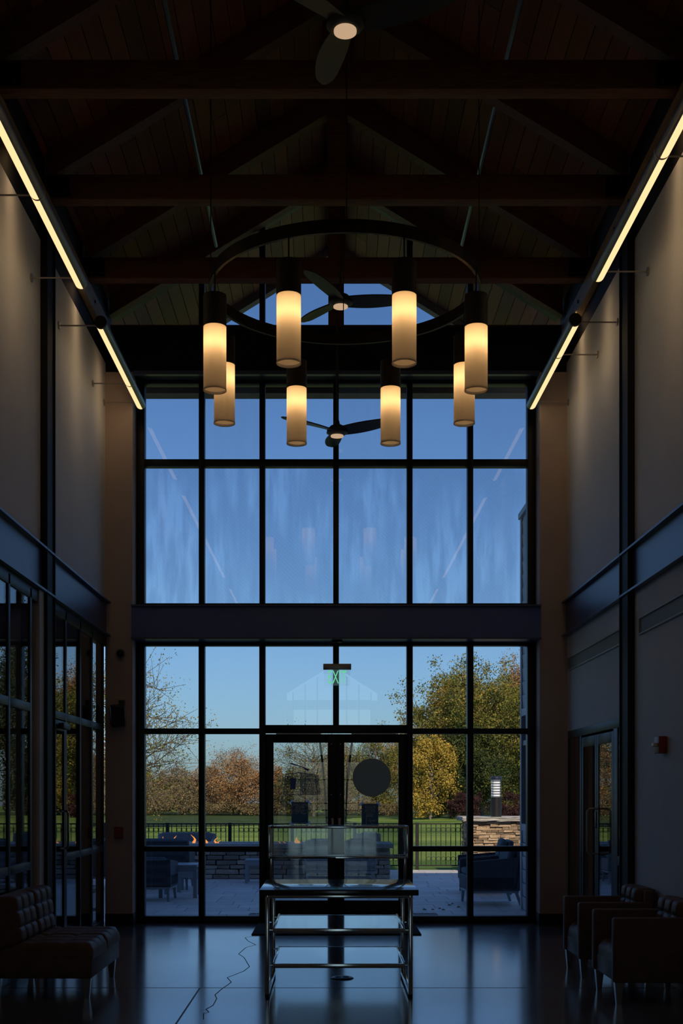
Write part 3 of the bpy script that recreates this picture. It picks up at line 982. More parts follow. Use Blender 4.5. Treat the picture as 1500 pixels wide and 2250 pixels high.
# ---- ceiling fans
def fan(x, y, z, rot, label):
    t = thing('ceiling_fan', (x, y, z), label, 'ceiling fan', 'three-bladed ceiling fans')
    MB().lathe([(.0, -.03), (.06, -.03), (.11, .0), (.105, .035), (.07, .07), (.03, .09), (.022, .13), (0, .13)], (x, y, z), 28, 'z').build('motor_housing', BLADE, t)
    m = MB(); m.cyl((x, y, z - .038), .066, .012, 28, 'z'); m.build('led_disc', FANLED, t)
    MB().tube([(x, y, z + .12), (x, y, zroof(0) - .2)], .012, 8).build('downrod', BLADE, t)
    for k in range(3):
        a = math.radians(rot + 120 * k)
        m = MB()
        N = 12
        rows = []
        for i in range(N + 1):
            u = i / N
            r = .07 + .60 * u
            w = .050 + .040 * math.sin(math.pi * min(1, .15 + u * .85)) ** 1.0
            if u > .82: w *= math.sqrt(max(.02, 1 - ((u - .82) / .185) ** 2))
            tw = -math.radians(20 - 12 * u)
            sweep = -.05 * u * u
            row = []
            for j, s in enumerate((-1, -.4, .3, 1)):
                for th in (1,):
                    row.append((r, s * w + sweep, s * w * math.sin(tw) * .9 + .02 + .03 * u))
            rows.append(row)
        ca, sa = math.cos(a), math.sin(a)
        def T(p, dz): return (x + p[0] * ca - p[1] * sa, y + p[0] * sa + p[1] * ca, z + p[2] + dz)
        top = [[m.bm.verts.new(T(p, .006)) for p in r] for r in rows]
        bot = [[m.bm.verts.new(T(p, -.006)) for p in r] for r in rows]
        for i in range(N):
            for j in range(3):
                m.bm.faces.new((top[i][j], top[i][j + 1], top[i + 1][j + 1], top[i + 1][j]))
                m.bm.faces.new((bot[i][j], bot[i + 1][j], bot[i + 1][j + 1], bot[i][j + 1]))
            m.bm.faces.new((top[i][0], top[i + 1][0], bot[i + 1][0], bot[i][0]))
            m.bm.faces.new((top[i][3], bot[i][3], bot[i + 1][3], top[i + 1][3]))
        for i in (0, N):
            m.bm.faces.new([top[i][j] for j in range(4)] + [bot[i][j] for j in (3, 2, 1, 0)])
        m.build('blade', BLADE, t)
    return t
fan(.027, 7.0, 5.88, 105, 'ceiling fan at the very top of the view with lit centre')
fan(.033, 11.1, 5.93, 7, 'ceiling fan inside the chandelier ring before the gable window')
fan(.008, 12.55, 5.17, -22, 'lowest ceiling fan in front of the upper window panes')

# ---- sprinkler pipes under the roof
for x, lab in ((-1.30, 'left'), (1.36, 'right')):
    o = MB().tube([(x, 4.0, 7.36), (x, 13.1, 7.36)], .022, 8).build('sprinkler_pipe', PIPE)
    tag(o, 'thin steel sprinkler pipe under the %s roof slope' % lab, 'pipe', 'sprinkler pipes', 'structure')

# ---- exit sign
ex = thing('exit_sign', (.01, 13.2, 2.6), 'clear exit sign with green letters hanging above the doors', 'exit sign')
bx('sign_housing', (-.14, .165, 13.17, 13.23, 2.783, 2.845), ALU, ex, bev=.004)
bx('acrylic_panel', (-.13, .155, 13.199, 13.203, 2.61, 2.783), GLASS, ex)
add_mesh('letters', text_mesh('EXIT', .20, .002), EXITG, ex, Matrix.Translation((.012, 13.193, 2.632)) @ Matrix.Rotation(math.radians(90), 4, 'X') @ Matrix.Diagonal((.50, 1.02, 1, 1)))
MB().tube([(.01, 13.2, 2.845), (.01, 13.2, 3.10)], .007, 8).build('stem', BLACKP, ex)
MB().cyl((.01, 13.2, 3.08), .06, .02, 16, 'z').build('canopy', BLACKP, ex)

e2 = thing('vestibule_exit_sign', (-2.72, 11.35, 2.9), 'small teal exit light glimpsed behind the left glass screen', 'exit sign')
bx('sign_box', (-2.80, -2.64, 11.35, 11.40, 2.95, 3.09), BLACKP, e2)
bx('lit_face', (-2.715, -2.70, 11.343, 11.35, 2.97, 3.07), emitmat('exit_teal', (.15, .6, .55), .45), e2)

# ---- things on the piers and walls
c = px(265, 1436, 13.11)
o = thing('security_camera', c, 'small dome security camera high on the left pier', 'camera')
MB().lathe([(0, -.012), (.05, -.012), (.052, 0), (.052, .01)], (c[0], c[1], c[2]), 20, 'y').build('base_ring', GREYP, o)
MB().lathe([(.0, -.055), (.02, -.052), (.034, -.04), (.04, -.022), (.04, -.01)], c, 20, 'y').build('dome', BLACKP, o)
sp_ = thing('wall_speaker', (-2.35, 13.05, 2.15), 'black box loudspeaker tilted on the left pier', 'speaker')
M = Matrix.Translation((-2.352, 13.02, 2.27)) @ Matrix.Rotation(math.radians(12), 4, 'X') @ Matrix.Rotation(math.radians(20), 4, 'Z')
MB().obox(M, .15, .12, .225, .012).build('cabinet', BLACKP, sp_)
MB().obox(M @ Matrix.Translation((0, -.062, 0)), .13, .006, .20, .004).build('grille', mat('speaker_grille', (.02, .02, .022), .8, var=.3, scale=90), sp_)
bx('bracket', (-2.345, -2.285, 13.06, 13.12, 2.36, 2.44), BLACKP, sp_)
pl = thing('fire_alarm_pull', (-2.35, 13.11, .95), 'red fire alarm pull station low on the left pier', 'fire alarm')
bx('box', (-2.397, -2.305, 13.075, 13.12, .95, 1.07), RED, pl, bev=.006)
bx('pull_lever', (-2.385, -2.317, 13.066, 13.075, 1.0, 1.025), mat('alarm_lever', (.5, .08, .06), .4), pl, bev=.002)
for z in (.97, .985, 1.045):
    bx('raised_line', (-2.38, -2.322, 13.072, 13.076, z, z + .006), mat('alarm_text_%d' % int(z * 1000), (.5, .3, .28), .5), pl)
st = thing('fire_strobe', (2.47, 9.27, 1.75), 'red fire alarm strobe on the right wall', 'fire alarm')
bx('box', (2.435, 2.50, 9.20, 9.34, 1.745, 1.875), RED, st, bev=.008)
bx('strobe_lens', (2.405, 2.437, 9.235, 9.305, 1.795, 1.825), WHITEP, st, bev=.006)

for y0, y1, lab in ((10.42, 12.99, 'above the glazed side door'), (4.2, 10.0, 'nearer part of the right wall')):
    g = thing('air_diffuser', (2.5, (y0 + y1) / 2, 2.75), 'long slot air diffuser in the right wall, %s' % lab, 'air vent', 'slot air diffusers')
    GR = mat('diffuser_frame', (.55, .56, .57), .5)
    for z in (2.745, 2.877):
        bx('frame_rail', (2.482, 2.502, y0, y1, z, z + .012), GR, g)
    for y in (y0, y1 - .012):
        bx('frame_end', (2.482, 2.502, y, y + .012, 2.757, 2.877), GR, g)
    bx('recessed_plate', (2.496, 2.501, y0 + .012, y1 - .012, 2.757, 2.877), mat('diffuser_plate', (.26, .27, .28), .6), g)

# ---- posters and decals on the doors
def poster(x0, x1, z0, z1, lines, label, tapes, icon):
    t = thing('poster', ((x0 + x1) / 2, 13.428, z0), label, 'poster', 'posters taped to the entrance doors')
    bx('sheet', (x0, x1, 13.426, 13.4285, z0, z1), PAPER, t)
    e = .006
    MB().box(x0, x1, 13.4252, 13.426, z1 - e, z1).box(x0, x1, 13.4252, 13.426, z0, z0 + e).box(x0, x0 + e, 13.4252, 13.426, z0, z1).box(x1 - e, x1, 13.4252, 13.426, z0, z1).build('white_margin', PAPERE, t)
    cx = (x0 + x1) / 2
    for s, size, z in lines:
        add_mesh('lettering', text_mesh(s, size, .0003), PAPERL, t, Matrix.Translation((cx, 13.4248, z)) @ Matrix.Rotation(math.radians(90), 4, 'X') @ Matrix.Diagonal((-.8, 1, 1, 1)))
    icon(t, cx)
    for (tx, tz, r) in tapes:
        M = Matrix.Translation((tx, 13.424, tz)) @ Matrix.Rotation(math.radians(r), 4, 'Y')
        MB().obox(M, .055, .0012, .026).build('tape', TAPE, t)
    return t
def maskicon(t, cx):
    m = MB()
    for k, (w, z) in enumerate(((.10, 1.285), (.10, 1.265), (.10, 1.245), (.10, 1.225))):
        m.box(cx - w / 2, cx + w / 2, 13.4244, 13.4248, z, z + .006)
    m.lathe([(.048, -.0002), (.054, -.0002), (.054, .0002), (.048, .0002)], (cx - .045, 13.4246, 1.258), 18, 'y', closed=True)
    m.lathe([(.048, -.0002), (.054, -.0002), (.054, .0002), (.048, .0002)], (cx + .045, 13.4246, 1.258), 18, 'y', closed=True)
    m.build('mask_symbol', PAPERL, t)
def arrowicon(t, cx):
    m = MB()
    y = 13.4244
    m.box(cx - .045, cx - .037, y, 13.4248, 1.075, 1.185); m.box(cx - .045, cx + .03, y, 13.4248, 1.177, 1.185); m.box(cx - .045, cx + .03, y, 13.4248, 1.075, 1.083)
    m.box(cx + .022, cx + .03, y, 13.4248, 1.075, 1.10); m.box(cx + .022, cx + .03, y, 13.4248, 1.16, 1.185)
    m.box(cx + .0, cx + .06, y, 13.4248, 1.123, 1.137)
    m.poly([(cx - .02, y, 1.13), (cx + .012, y, 1.108), (cx + .012, y, 1.152)], (0, .0004, 0))
    m.build('door_arrow_symbol', PAPERL, t)
a = px(640, 1762, 13.43); b = px(677, 1809, 13.43)
poster(a[0], b[0], b[2], a[2], (('FACE MASKS', .034, a[2] - .040), ('MUST BE', .034, a[2] - .073), ('WORN INSIDE', .034, a[2] - .106)),
       'navy mask notice taped to the left door, lettering reversed', ((a[0], a[2], -45), (b[0], a[2], 45), (a[0], b[2], 45), (b[0], b[2], -45)), maskicon)
a = px(794, 1766, 13.43); b = px(831, 1813, 13.43)
poster(a[0], b[0], b[2], a[2], (('PLEASE', .048, a[2] - .055), ('ENTER', .048, a[2] - .095), ('HERE', .048, a[2] - .135)),
       'navy entrance notice taped to the right door, lettering reversed', ((a[0], a[2], -45), (b[0], a[2], 45)), arrowicon)
c = px(816.5, 1708.5, 13.428)
o = MB().cyl(c, .212, .003, 56, 'y').build('round_decal', DISC)
tag(o, 'large dark round decal on the right entrance door', 'decal')
# building drawing on the left door: blocks, doorway, slanted beam
dc = thing('building_decal', px(665, 1745, 13.428), 'dark line decal of a block building on the left entrance door', 'decal')
def dp(x, y): 
    p = px(x, y, 13.427); return (p[0], p[2])
def strip(m, x0, y0, x1, y1, w):
    a = Vector((*dp(x0, y0), 0)); b = Vector((*dp(x1, y1), 0))
    d = (b - a).normalized(); n = Vector((-d.y, d.x, 0)) * w / 2
    m.poly([(p.x, 13.425, p.y) for p in (a - n, a + n, b + n, b - n)], (0, .002, 0))
m = MB()
strip(m, 627, 1701, 623, 1745, .007); strip(m, 627, 1701, 660, 1698, .007); strip(m, 660, 1698, 660, 1746, .007); strip(m, 623, 1745, 662, 1747, .007)
strip(m, 660, 1698, 692, 1702, .005); strip(m, 692, 1702, 697, 1746, .005); strip(m, 660, 1746, 697, 1746, .005)
m.build('outline', DECAL, dc)
m = MB()
rows = 8
for r in range(1, rows):
    y = 1700 + 45 * r / rows
    xl = 627 - 4 * r / rows
    strip(m, xl, y, 660, y, .0035)
    strip(m, 660, y, 693, y, .003)
for r in range(rows):
    y0, y1 = 1700 + 45 * r / rows, 1700 + 45 * (r + 1) / rows
    for k in range(6):
        x = 630 + 5.4 * k + (2.7 if r % 2 else 0)
        if x < 659: strip(m, x, y0, x, y1, .003)
        x2 = x + 33
        if x2 < 693: strip(m, x2, y0, x2, y1, .003)
m.build('block_lines', DECAL, dc)
m = MB()
q = [dp(637.5, 1710), dp(650, 1710), dp(649, 1734), dp(637, 1734)]
m.poly([(p[0], 13.4245, p[1]) for p in q], (0, .002, 0)); m.build('doorway', DECAL, dc)
m = MB()
q = [dp(661, 1699), dp(700, 1703), dp(704, 1746), dp(661, 1746)]
m.poly([(p[0], 13.4262, p[1]) for p in q], (0, .0008, 0)); m.build('shaded_side', DECALF, dc)
m = MB()
q = [dp(638, 1679), dp(640, 1676), dp(679, 1690), dp(676, 1695), dp(664, 1686)]
m.poly([(p[0], 13.4245, p[1]) for p in q], (0, .002, 0)); m.build('slanted_beam', DECAL, dc)

# ================================================================== FURNITURE IN THE HALL
o = bx('door_mat', (-.86, .86, 12.25, 13.32, 0, .012), MATT, None, bev=.004)
tag(o, 'black entrance mat lying in front of the double doors', 'mat')

# ---- display table
TB = thing('display_table', (0, 8.97, 0), 'chrome display table with dark top and glass shelves', 'table')
bx('table_top', (-.557, .557, 8.46, 9.48, .725, .765), LAM, TB, bev=.002)
for sx in (-1, 1):
    fr = thing('leg_frame', (0, 0, 0)); fr.parent = TB
    for y in (8.54, 9.46):
        a, b = sorted((sx * .520, sx * .490))
        bx('leg', (a, b, y - .02, y + .02, .022, .725), CHROME, fr, bev=.003)
        MB().cyl((sx * .505, y, 0), .016, .024, 12, 'z').build('glide', BLACKP, fr)
    a, b = sorted((sx * .520, sx * .490))
    bx('floor_bar', (a, b, 8.56, 9.44, .022, .052), CHROME, fr, bev=.003)
    bx('top_bar', (a, b, 8.56, 9.44, .695, .725), CHROME, fr, bev=.003)
for y in (8.54, 9.46):
    bx('apron_bar', (-.49, .49, y - .012, y + .012, .70, .725), CHROME, TB, bev=.003)
for z in (.486, .238):
    sh = bx('shelf', (-.452, .452, 8.535, 9.47, z - .006, z), SHELF, TB)
    bx('front_rail', (-.462, .462, 8.515, 8.535, z - .028, z + .003), CHROME, sh, bev=.002)
    bx('back_rail', (-.462, .462, 9.47, 9.49, z - .028, z + .003), CHROME, sh, bev=.002)
    for sx in (-1, 1):
        a, b = sorted((sx * .452, sx * .466))
        bx('side_rail', (a, b, 8.535, 9.47, z - .022, z + .012), CHROME, sh, bev=.002)
        for y in (8.56, 9.44):
            MB().tube([(sx * .46, y, z - .012), (sx * .50, y, z - .012)], .007, 6).build('pin', CHROME, sh)
# raised glass showcase on the table
SC = thing('glass_showcase', (0, 9.3, .765), 'raised glass showcase with chrome edges standing on the table', 'showcase')
ZA, ZB = .945, 1.192
xs, ys = (-.523, .523), (9.16, 9.44)
for x in xs:
    for y in ys:
        bx('post', (x - .010, x + .010, y - .010, y + .010, .765 if y > 9.3 else ZA, ZB), CHROME, SC, bev=.002)
for z in (ZA, ZB - .018):
    for y in ys:
        bx('edge_bar', (xs[0] + .01, xs[1] - .01, y - .009, y + .009, z, z + .018), CHROME, SC, bev=.002)
    for x in xs:
        bx('edge_bar', (x - .009, x + .009, ys[0] + .01, ys[1] - .01, z, z + .018), CHROME, SC, bev=.002)
bx('floor_pane', (xs[0] + .01, xs[1] - .01, ys[0] + .01, ys[1] - .01, ZA + .004, ZA + .010), GLASSS, SC)
bx('front_pane', (xs[0] + .01, xs[1] - .01, ys[0] - .003, ys[0] + .003, ZA + .018, ZB - .018), GLASSS, SC)
bx('back_pane', (xs[0] + .01, xs[1] - .01, ys[1] - .003, ys[1] + .003, ZA + .018, ZB - .018), GLASSS, SC)
bx('top_pane', (xs[0] + .01, xs[1] - .01, ys[0] + .01, ys[1] - .01, ZB - .008, ZB - .002), GLASSS, SC)
for x in xs:
    bx('side_pane', (x - .003, x + .003, ys[0] + .01, ys[1] - .01, ZA + .018, ZB - .018), GLASSS, SC)
bx('card_strip', (-.28, -.02, 9.145, 9.15, ZA + .0, ZA + .012), BLACKP, SC)

# floor outlet under the table
fo = thing('floor_outlet', (.06, 9.42, 0), 'round dark floor outlet cover under the table', 'floor outlet')
MB().lathe([(0, .012), (.055, .012), (.078, .010), (.09, .004), (.092, 0)], (.03, 9.42, 0), 28, 'z').build('cover', mat('outlet_bronze', (.06, .055, .055), .35, metal=.7), fo)
for sx in (-1, 1):
    bx('flap', (.03 + sx * .03 - .022, .03 + sx * .03 + .022, 9.395, 9.445, .012, .016), mat('outlet_flap_%d' % (sx + 1), (.04, .038, .04), .4, metal=.6), fo, bev=.002)

# ---- tufted seating
def tufted(w, l, t, nx, ny, bulge=.011):
    """cushion lying flat: x 0..w, y 0..l, z 0..t, tufted upper face with rounded rim"""
    m = MB()
    sub = 8
    NX, NY = nx * sub, ny * sub
    def edge(u):
        d = min(u, 1 - u)
        return d
    grid = []
    for i in range(NX + 1):
        row = []
        for j in range(NY + 1):
            u, v = i / NX, j / NY
            cu, cv = abs(math.sin(math.pi * nx * u)), abs(math.sin(math.pi * ny * v))
            h = t - bulge + bulge * min(1, cu * 1.6) ** .5 * min(1, cv * 1.6) ** .5
            eu, ev = min(u, 1 - u) * w, min(v, 1 - v) * l
            for e in (eu, ev):
                if e < .05: h -= .04 * (1 - math.sqrt(max(0, 1 - (1 - e / .05) ** 2)))
            row.append(m.bm.verts.new((u * w, v * l, h)))
        grid.append(row)
    for i in range(NX):
        for j in range(NY):
            m.bm.faces.new((grid[i][j], grid[i + 1][j], grid[i + 1][j + 1], grid[i][j + 1]))
    ringv = [grid[i][0] for i in range(NX)] + [grid[NX][j] for j in range(NY)] + [grid[i][NY] for i in range(NX, 0, -1)] + [grid[0][j] for j in range(NY, 0, -1)]
    low = [m.bm.verts.new((v.co.x, v.co.y, 0)) for v in ringv]
    n = len(ringv)
    for k in range(n):
        m.bm.faces.new((ringv[k], low[k], low[(k + 1) % n], ringv[(k + 1) % n]))
    m.bm.faces.new(low)
    return m

def taper_leg(x, y, h, parent, name='leg', m=None, r=.03):
    b = MB()
    b.poly([(x - r, y - r, h), (x + r, y - r, h), (x + r, y + r, h), (x - r, y + r, h)], (0, 0, -.001))
    top = [(x - r, y - r, h), (x + r, y - r, h), (x + r, y + r, h), (x - r, y + r, h)]
    q = r * .55
    bot = [(x - q, y - q, 0), (x + q, y - q, 0), (x + q, y + q, 0), (x - q, y + q, 0)]
    A = [b.bm.verts.new(p) for p in top]; B = [b.bm.verts.new(p) for p in bot]
    for k in range(4): b.bm.faces.new((A[k], A[(k + 1) % 4], B[(k + 1) % 4], B[k]))
    b.bm.faces.new(B)
    return b.build(name, m or LEGM, parent)

# two-seat settee on the left, facing right
se = thing('settee', (-2.1, 9.0, 0), 'brown leather two-seat settee with tufted cushions on the left', 'settee')
bx('base', (-2.46, -1.725, 8.45, 9.56, .145, .285), LEATHER, se, bev=.012)
for y in (8.455, 9.008):
    tufted(.66, .547, .115, 3, 3).build('seat_cushion', LEATHER, se, sharp=70, xf=Matrix.Translation((-2.38, y, .28)))
    # back cushion: width along y, height up, face towards +x, leaning back
    M = Matrix.Translation((-2.37, y, .36)) @ Matrix.Rotation(math.radians(-8), 4, 'Y') @ Matrix(((0, 0, 1, 0), (0, 1, 0, 0), (1, 0, 0, 0), (0, 0, 0, 1)))
    tufted(.35, .547, .16, 3, 3, .016).build('back_cushion', LEATHER, se, sharp=70, xf=M)
bx('back_panel', (-2.47, -2.36, 8.45, 9.56, .2, .70), LEATHER, se, bev=.02)
for x in (-2.40, -1.77):
    for y in (8.52, 9.48):
        taper_leg(x, y, .15, se)

# armchairs on the right, facing left
def armchair(y0, y1, label):
    t = thing('armchair', (2.15, (y0 + y1) / 2, 0), label, 'armchair', 'brown leather armchairs')
    bx('base', (1.885, 2.44, y0 + .06, y1 - .06, .148, .275), LEATHER, t, bev=.01)
    for a in (y0, y1 - .075):
        bx('arm', (1.865, 2.44, a, a + .075, .148, .592), LEATHER, t, bev=.018)
    w = y1 - y0 - .16
    M = Matrix.Translation((1.89, y0 + .08, .27))
    tufted(.46, w, .115, 2, 3, .012).build('seat_cushion', LEATHER, t, sharp=70, xf=M)
    M = Matrix.Translation((2.43, y0 + .08, .34)) @ Matrix.Rotation(math.radians(8), 4, 'Y') @ Matrix(((0, 0, -1, 0), (0, 1, 0, 0), (1, 0, 0, 0), (0, 0, 0, 1)))
    tufted(.35, w, .15, 3, 3, .022).build('back_cushion', LEATHER, t, sharp=70, xf=M)
    bx('back_panel', (2.38, 2.455, y0 + .02, y1 - .02, .2, .685), LEATHER, t, bev=.02)
    for x in (1.91, 2.41):
        for y in (y0 + .05, y1 - .05):
            taper_leg(x, y, .15, t)
armchair(9.38, 10.04, 'brown leather armchair on the right, closer to the glazed side door')
armchair(8.23, 8.93, 'nearest brown leather armchair on the right at the frame edge')

# ================================================================== OUTSIDE
# ---- patio
patio = bx('patio', (-9, 9, 13.5, 22.75, -.12, -.03), JOINT)
tag(patio, 'pale paved patio between the window wall and the fence', 'patio', kind='structure')
pv = unit_box('paver', PAVER, .02)
PXW, PYW = .62, .41
ny = int((22.75 - 13.5) / PYW)
cnt = 0
for j in range(ny + 1):
    yc = 13.5 + (j + .5) * PYW
    if yc > 22.7: continue
    half = .36 * yc / 2 + .2
    x = -half - random.random() * PXW
    while x < half and x < 3.4:
        w = PXW * random.choice((.75, 1, 1, 1.25))
        inst('paver', pv, patio, (x + w / 2, yc, -.018), (w - .008, PYW - .008, .036))
        x += w; cnt += 1
rest = MB()
for j in range(ny):
    yc = 13.5 + (j + .5) * PYW
    half = .36 * yc / 2 + .2
    for sx in (-1, 1):
        a, b = sorted((sx * (max(half, 0) + .9), sx * 9))
        if sx > 0 and a < 3.9: a = 3.9
        rest.box(a, b, yc - PYW / 2 + .004, yc + PYW / 2 - .004, -.036, -.001)
rest.build('paver_course', PAVER, patio)['kind'] = 'stuff'

# ---- lawn
def zlawn(y): return -.05 - max(0, y - 23) * .0080
N = 60
lw = MB()
gv = []
for i in range(N + 1):
    y = 22.7 + (i / N) ** 2 * 330
    row = []
    for k in range(41):
        x = -130 + 260 * k / 40
        z = zlawn(y)
        if 50 < y < 130: z += .35 * math.exp(-((x - 16) / 9) ** 2 - ((y - 85) / 18) ** 2)
        row.append(lw.bm.verts.new((x, y, z)))
    gv.append(row)
for i in range(N):
    for k in range(40):
        lw.bm.faces.new((gv[i][k], gv[i][k + 1], gv[i + 1][k + 1], gv[i + 1][k]))
lawn = lw.build('lawn', LAWN)
tag(lawn, 'green mown lawn beyond the fence', 'lawn', kind='structure')
shade_mb = MB()  # strip just above the lawn, darkened to imitate shade before the trees
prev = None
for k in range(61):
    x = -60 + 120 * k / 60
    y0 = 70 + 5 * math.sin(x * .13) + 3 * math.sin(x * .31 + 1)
    a = shade_mb.bm.verts.new((x, y0, zlawn(y0) + .03)); b = shade_mb.bm.verts.new((x, 104, zlawn(104) + .03)); c = shade_mb.bm.verts.new((x, 150, zlawn(150) + .03))
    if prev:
        shade_mb.bm.faces.new((prev[0], a, b, prev[1])); shade_mb.bm.faces.new((prev[1], b, c, prev[2]))
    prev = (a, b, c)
o = shade_mb.build('painted_tree_shade', mat('painted_tree_shade', (.055, .085, .025), .95, var=.4, scale=.6, spec=.1, bump=.3))
tag(o, 'dark green strip over the lawn, tree shade painted in its colour', 'grass', kind='structure')

# ---- iron fence
FY = 22.72
fence = thing('iron_fence', (0, FY, 0), 'black iron fence with rings along the patio edge', 'fence')
def fz(y): return CAMZ + (1740 - y) * FY / FPX
ZT, ZR1, ZR2, ZBm = fz(1809), fz(1823.5), fz(1887), fz(1903)
FP = 137 * FY / FPX           # post spacing
pitch = 10.8 * FY / FPX
post0 = (368 - 727) * FY / FPX + CAMX
pm = unit_box('picket', IRON); 
rg = MB().lathe([(.036, -.005), (.044, -.005), (.044, .005), (.036, .005)], (0, 0, 0), 14, 'y', closed=True)
rme = bpy.data.meshes.new('ring'); rg.bm.to_mesh(rme); rg.bm.free(); rme.materials.append(IRON)
x0s = [post0 + FP * k for k in range(-2, 6)]
for x in x0s:
    inst('post', pm, fence, (x, FY, ZT / 2), (.062, .062, ZT + .02))
for a, b in zip(x0s, x0s[1:]):
    for z in (ZT - .01, ZBm + .01):
        inst('rail', pm, fence, ((a + b) / 2, FY, z), (b - a, .03, .022))
    n = int((b - a - .12) / pitch)
    st_ = (b - a - n * pitch) / 2
    for k in range(n + 1):
        x = a + st_ + k * pitch
        inst('picket', pm, fence, (x, FY, (ZT + ZBm) / 2), (.014, .014, ZT - ZBm))
        if k < n and 0 < k < n - 0:
            for z in (ZR1, ZR2):
                inst('ring', rme, fence, (x + pitch / 2, FY, z))

# ---- stones
def stone_mesh(name, m, seed, j=.08):
    r = random.Random(seed)
    b2 = MB().box(-.5, .5, -.5, .5, -.5, .5)
    for v in b2.bm.verts:
        v.co += Vector((r.uniform(-j, j) * .5, r.uniform(-j, j) * 2.2, r.uniform(-j, j)))
    me = bpy.data.meshes.new(name); 
    bmesh.ops.bevel(b2.bm, geom=list(b2.bm.edges), offset=.05, segments=1, affect='EDGES')
    b2.bm.to_mesh(me); b2.bm.free(); me.materials.append(m)
    return me
SM = [stone_mesh('stone', STONE, 20 + k) for k in range(5)]
LM = [stone_mesh('ledge_stone', LEDGE, 40 + k, .12) for k in range(5)]

# ---- fire table
ft = thing('fire_table', (-1.3, 20.6, 0), 'long low stone fire table with a grey slab top', 'fire table')
FX0, FX1, FYa, FYb = -3.75, .93, 20.15, 21.05
bx('core', (FX0 + .05, FX1 - .05, FYa + .05, FYb - .05, 0, .50), MORTAR, ft)
zs = [0.0, .075, .165, .235, .315, .395, .455, .51]
for a, b in zip(zs, zs[1:]):
    x = FX0
    while x < FX1 - .02:
        w = min(random.uniform(.17, .46), FX1 - x)
        if FX1 - (x + w) < .1: w = FX1 - x
        inst('stone', random.choice(SM), ft, (x + w / 2, FYa + .05 - random.uniform(0, .015), (a + b) / 2), (w - .010, .10, b - a - .010))
        x += w
    y = FYa + .1
    while y < FYb - .02:
        w = min(random.uniform(.2, .45), FYb - y)
        inst('stone', random.choice(SM), ft, (FX1 - .05 + random.uniform(0, .01), y + w / 2, (a + b) / 2), (.10, w - .01, b - a - .01))
        y += w
bx('slab', (FX0 - .05, FX1 + .05, FYa - .05, FYa + .30, .515, .585), TOPST, ft, bev=.008)
bx('slab', (FX0 - .05, FX1 + .05, FYb - .30, FYb + .05, .515, .585), TOPST, ft, bev=.008)
bx('slab_end', (FX1 - .45, FX1 + .05, FYa + .30, FYb - .30, .515, .585), TOPST, ft, bev=.008)
bx('slab_end', (FX0 - .05, FX0 + .45, FYa + .30, FYb - .30, .515, .585), TOPST, ft, bev=.008)
bx('burner_tray', (FX0 + .45, FX1 - .45, FYa + .30, FYb - .30, .50, .55), MORTAR, ft)
def flame(x, h, lean, label):
    m = MB()
    prof = [(0.05, 0), (.35, .12), (.42, .28), (.30, .5), (.16, .72), (.06, .9), (.0, 1.0)]
    r = h * .36
    pts, rad = [], []
    for q, z in prof:
        pts.append((x + lean * h * (z ** 1.5) + .02 * math.sin(z * 7 + x * 9), 20.6 + .02 * math.cos(z * 6 + x), .55 + z * h))
        rad.append(max(.003, q * r))
    o = m.tube(pts, rad, 8).build('flame', FLAME)
    tag(o, label, 'flame', 'gas flames along the fire table')
for x_, y_, ln, lab in ((364, 1838, -.3, 'small flame at the far left of the fire table'), (383, 1836, .1, 'second small flame from the left behind the dark sofa'),
                        (428, 1834, -.25, 'tall faint flame just left of the window mullion'), (453, 1838, -.35, 'leaning flame beside the wicker sofa end'), (472, 1840, .25, 'bright flame right of the wicker sofa'),
                        (479, 1846, .4, 'small bright flame at the right end of the left fire'),
                        (613, 1848, .1, 'tiny flame at the left edge of the left door pane'), (625, 1850, -.1, 'tiny flame second from the left in the door pane'),
                        (648, 1843, .3, 'large flame seen through the left door'), (656, 1837, -.35, 'tallest flame seen through the left door'), (697, 1844, .2, 'low flame above the dark chair back')):
    p = px(x_, y_, 20.6)
    flame(p[0], max(.06, p[2] - .55), ln, lab)

# ---- stone pillar with bollard lamp
pi_ = thing('stone_pillar', (3.0, 22.1, 0), 'orange ledgestone pillar with pale cap beside the fence', 'pillar')
PX0, PX1, PYa, PYb = 2.40, 3.55, 21.72, 22.62
bx('core', (PX0 + .04, PX1 - .04, PYa + .04, PYb - .04, 0, .93), MORTAR, pi_)
z = 0
while z < .915:
    h = random.choice((.036, .042, .05, .058))
    h = min(h, .93 - z)
    x = PX0
    while x < PX1 - .02:
        w = min(random.uniform(.08, .22), PX1 - x)
        inst('ledge_stone', random.choice(LM), pi_, (x + w / 2, PYa + .05 - random.uniform(0, .03), z + h / 2), (w - .004, .09, h - .005)); x += w
    y = PYa + .08
    while y < PYb - .02:
        w = min(random.uniform(.12, .30), PYb - y)
        inst('ledge_stone', random.choice(LM), pi_, (PX0 + .05 - random.uniform(0, .03), y + w / 2, z + h / 2), (.09, w - .004, h - .005)); y += w
    z += h
cm = MB().box(PX0 - .10, PX1 + .1, PYa - .09, PYb + .09, .925, 1.0)
bmesh.ops.subdivide_edges(cm.bm, edges=list(cm.bm.edges), cuts=9, use_grid_fill=True)
for v in cm.bm.verts:
    if v.co.z < .995: v.co += Vector((random.uniform(-.018, .018), random.uniform(-.018, .018), random.uniform(-.006, .006)))
cm.build('cap_stone', CAPST, pi_, smooth=False)
bl = thing('bollard_light', (2.93, 21.95, 1.0), 'black bollard light with white louvred lens on the pillar', 'bollard light')
bc = (2.935, 21.95, 0)
MB().cyl((bc[0], bc[1], 1.0), .098, .355, 28, 'z').build('body', BLACKP, bl)
MB().cyl((bc[0], bc[1], 1.355), .085, .31, 28, 'z').build('lens', mat('bollard_lens', (.85, .87, .88), .4, emit=(.9, .95, 1.0), estr=.35), bl)
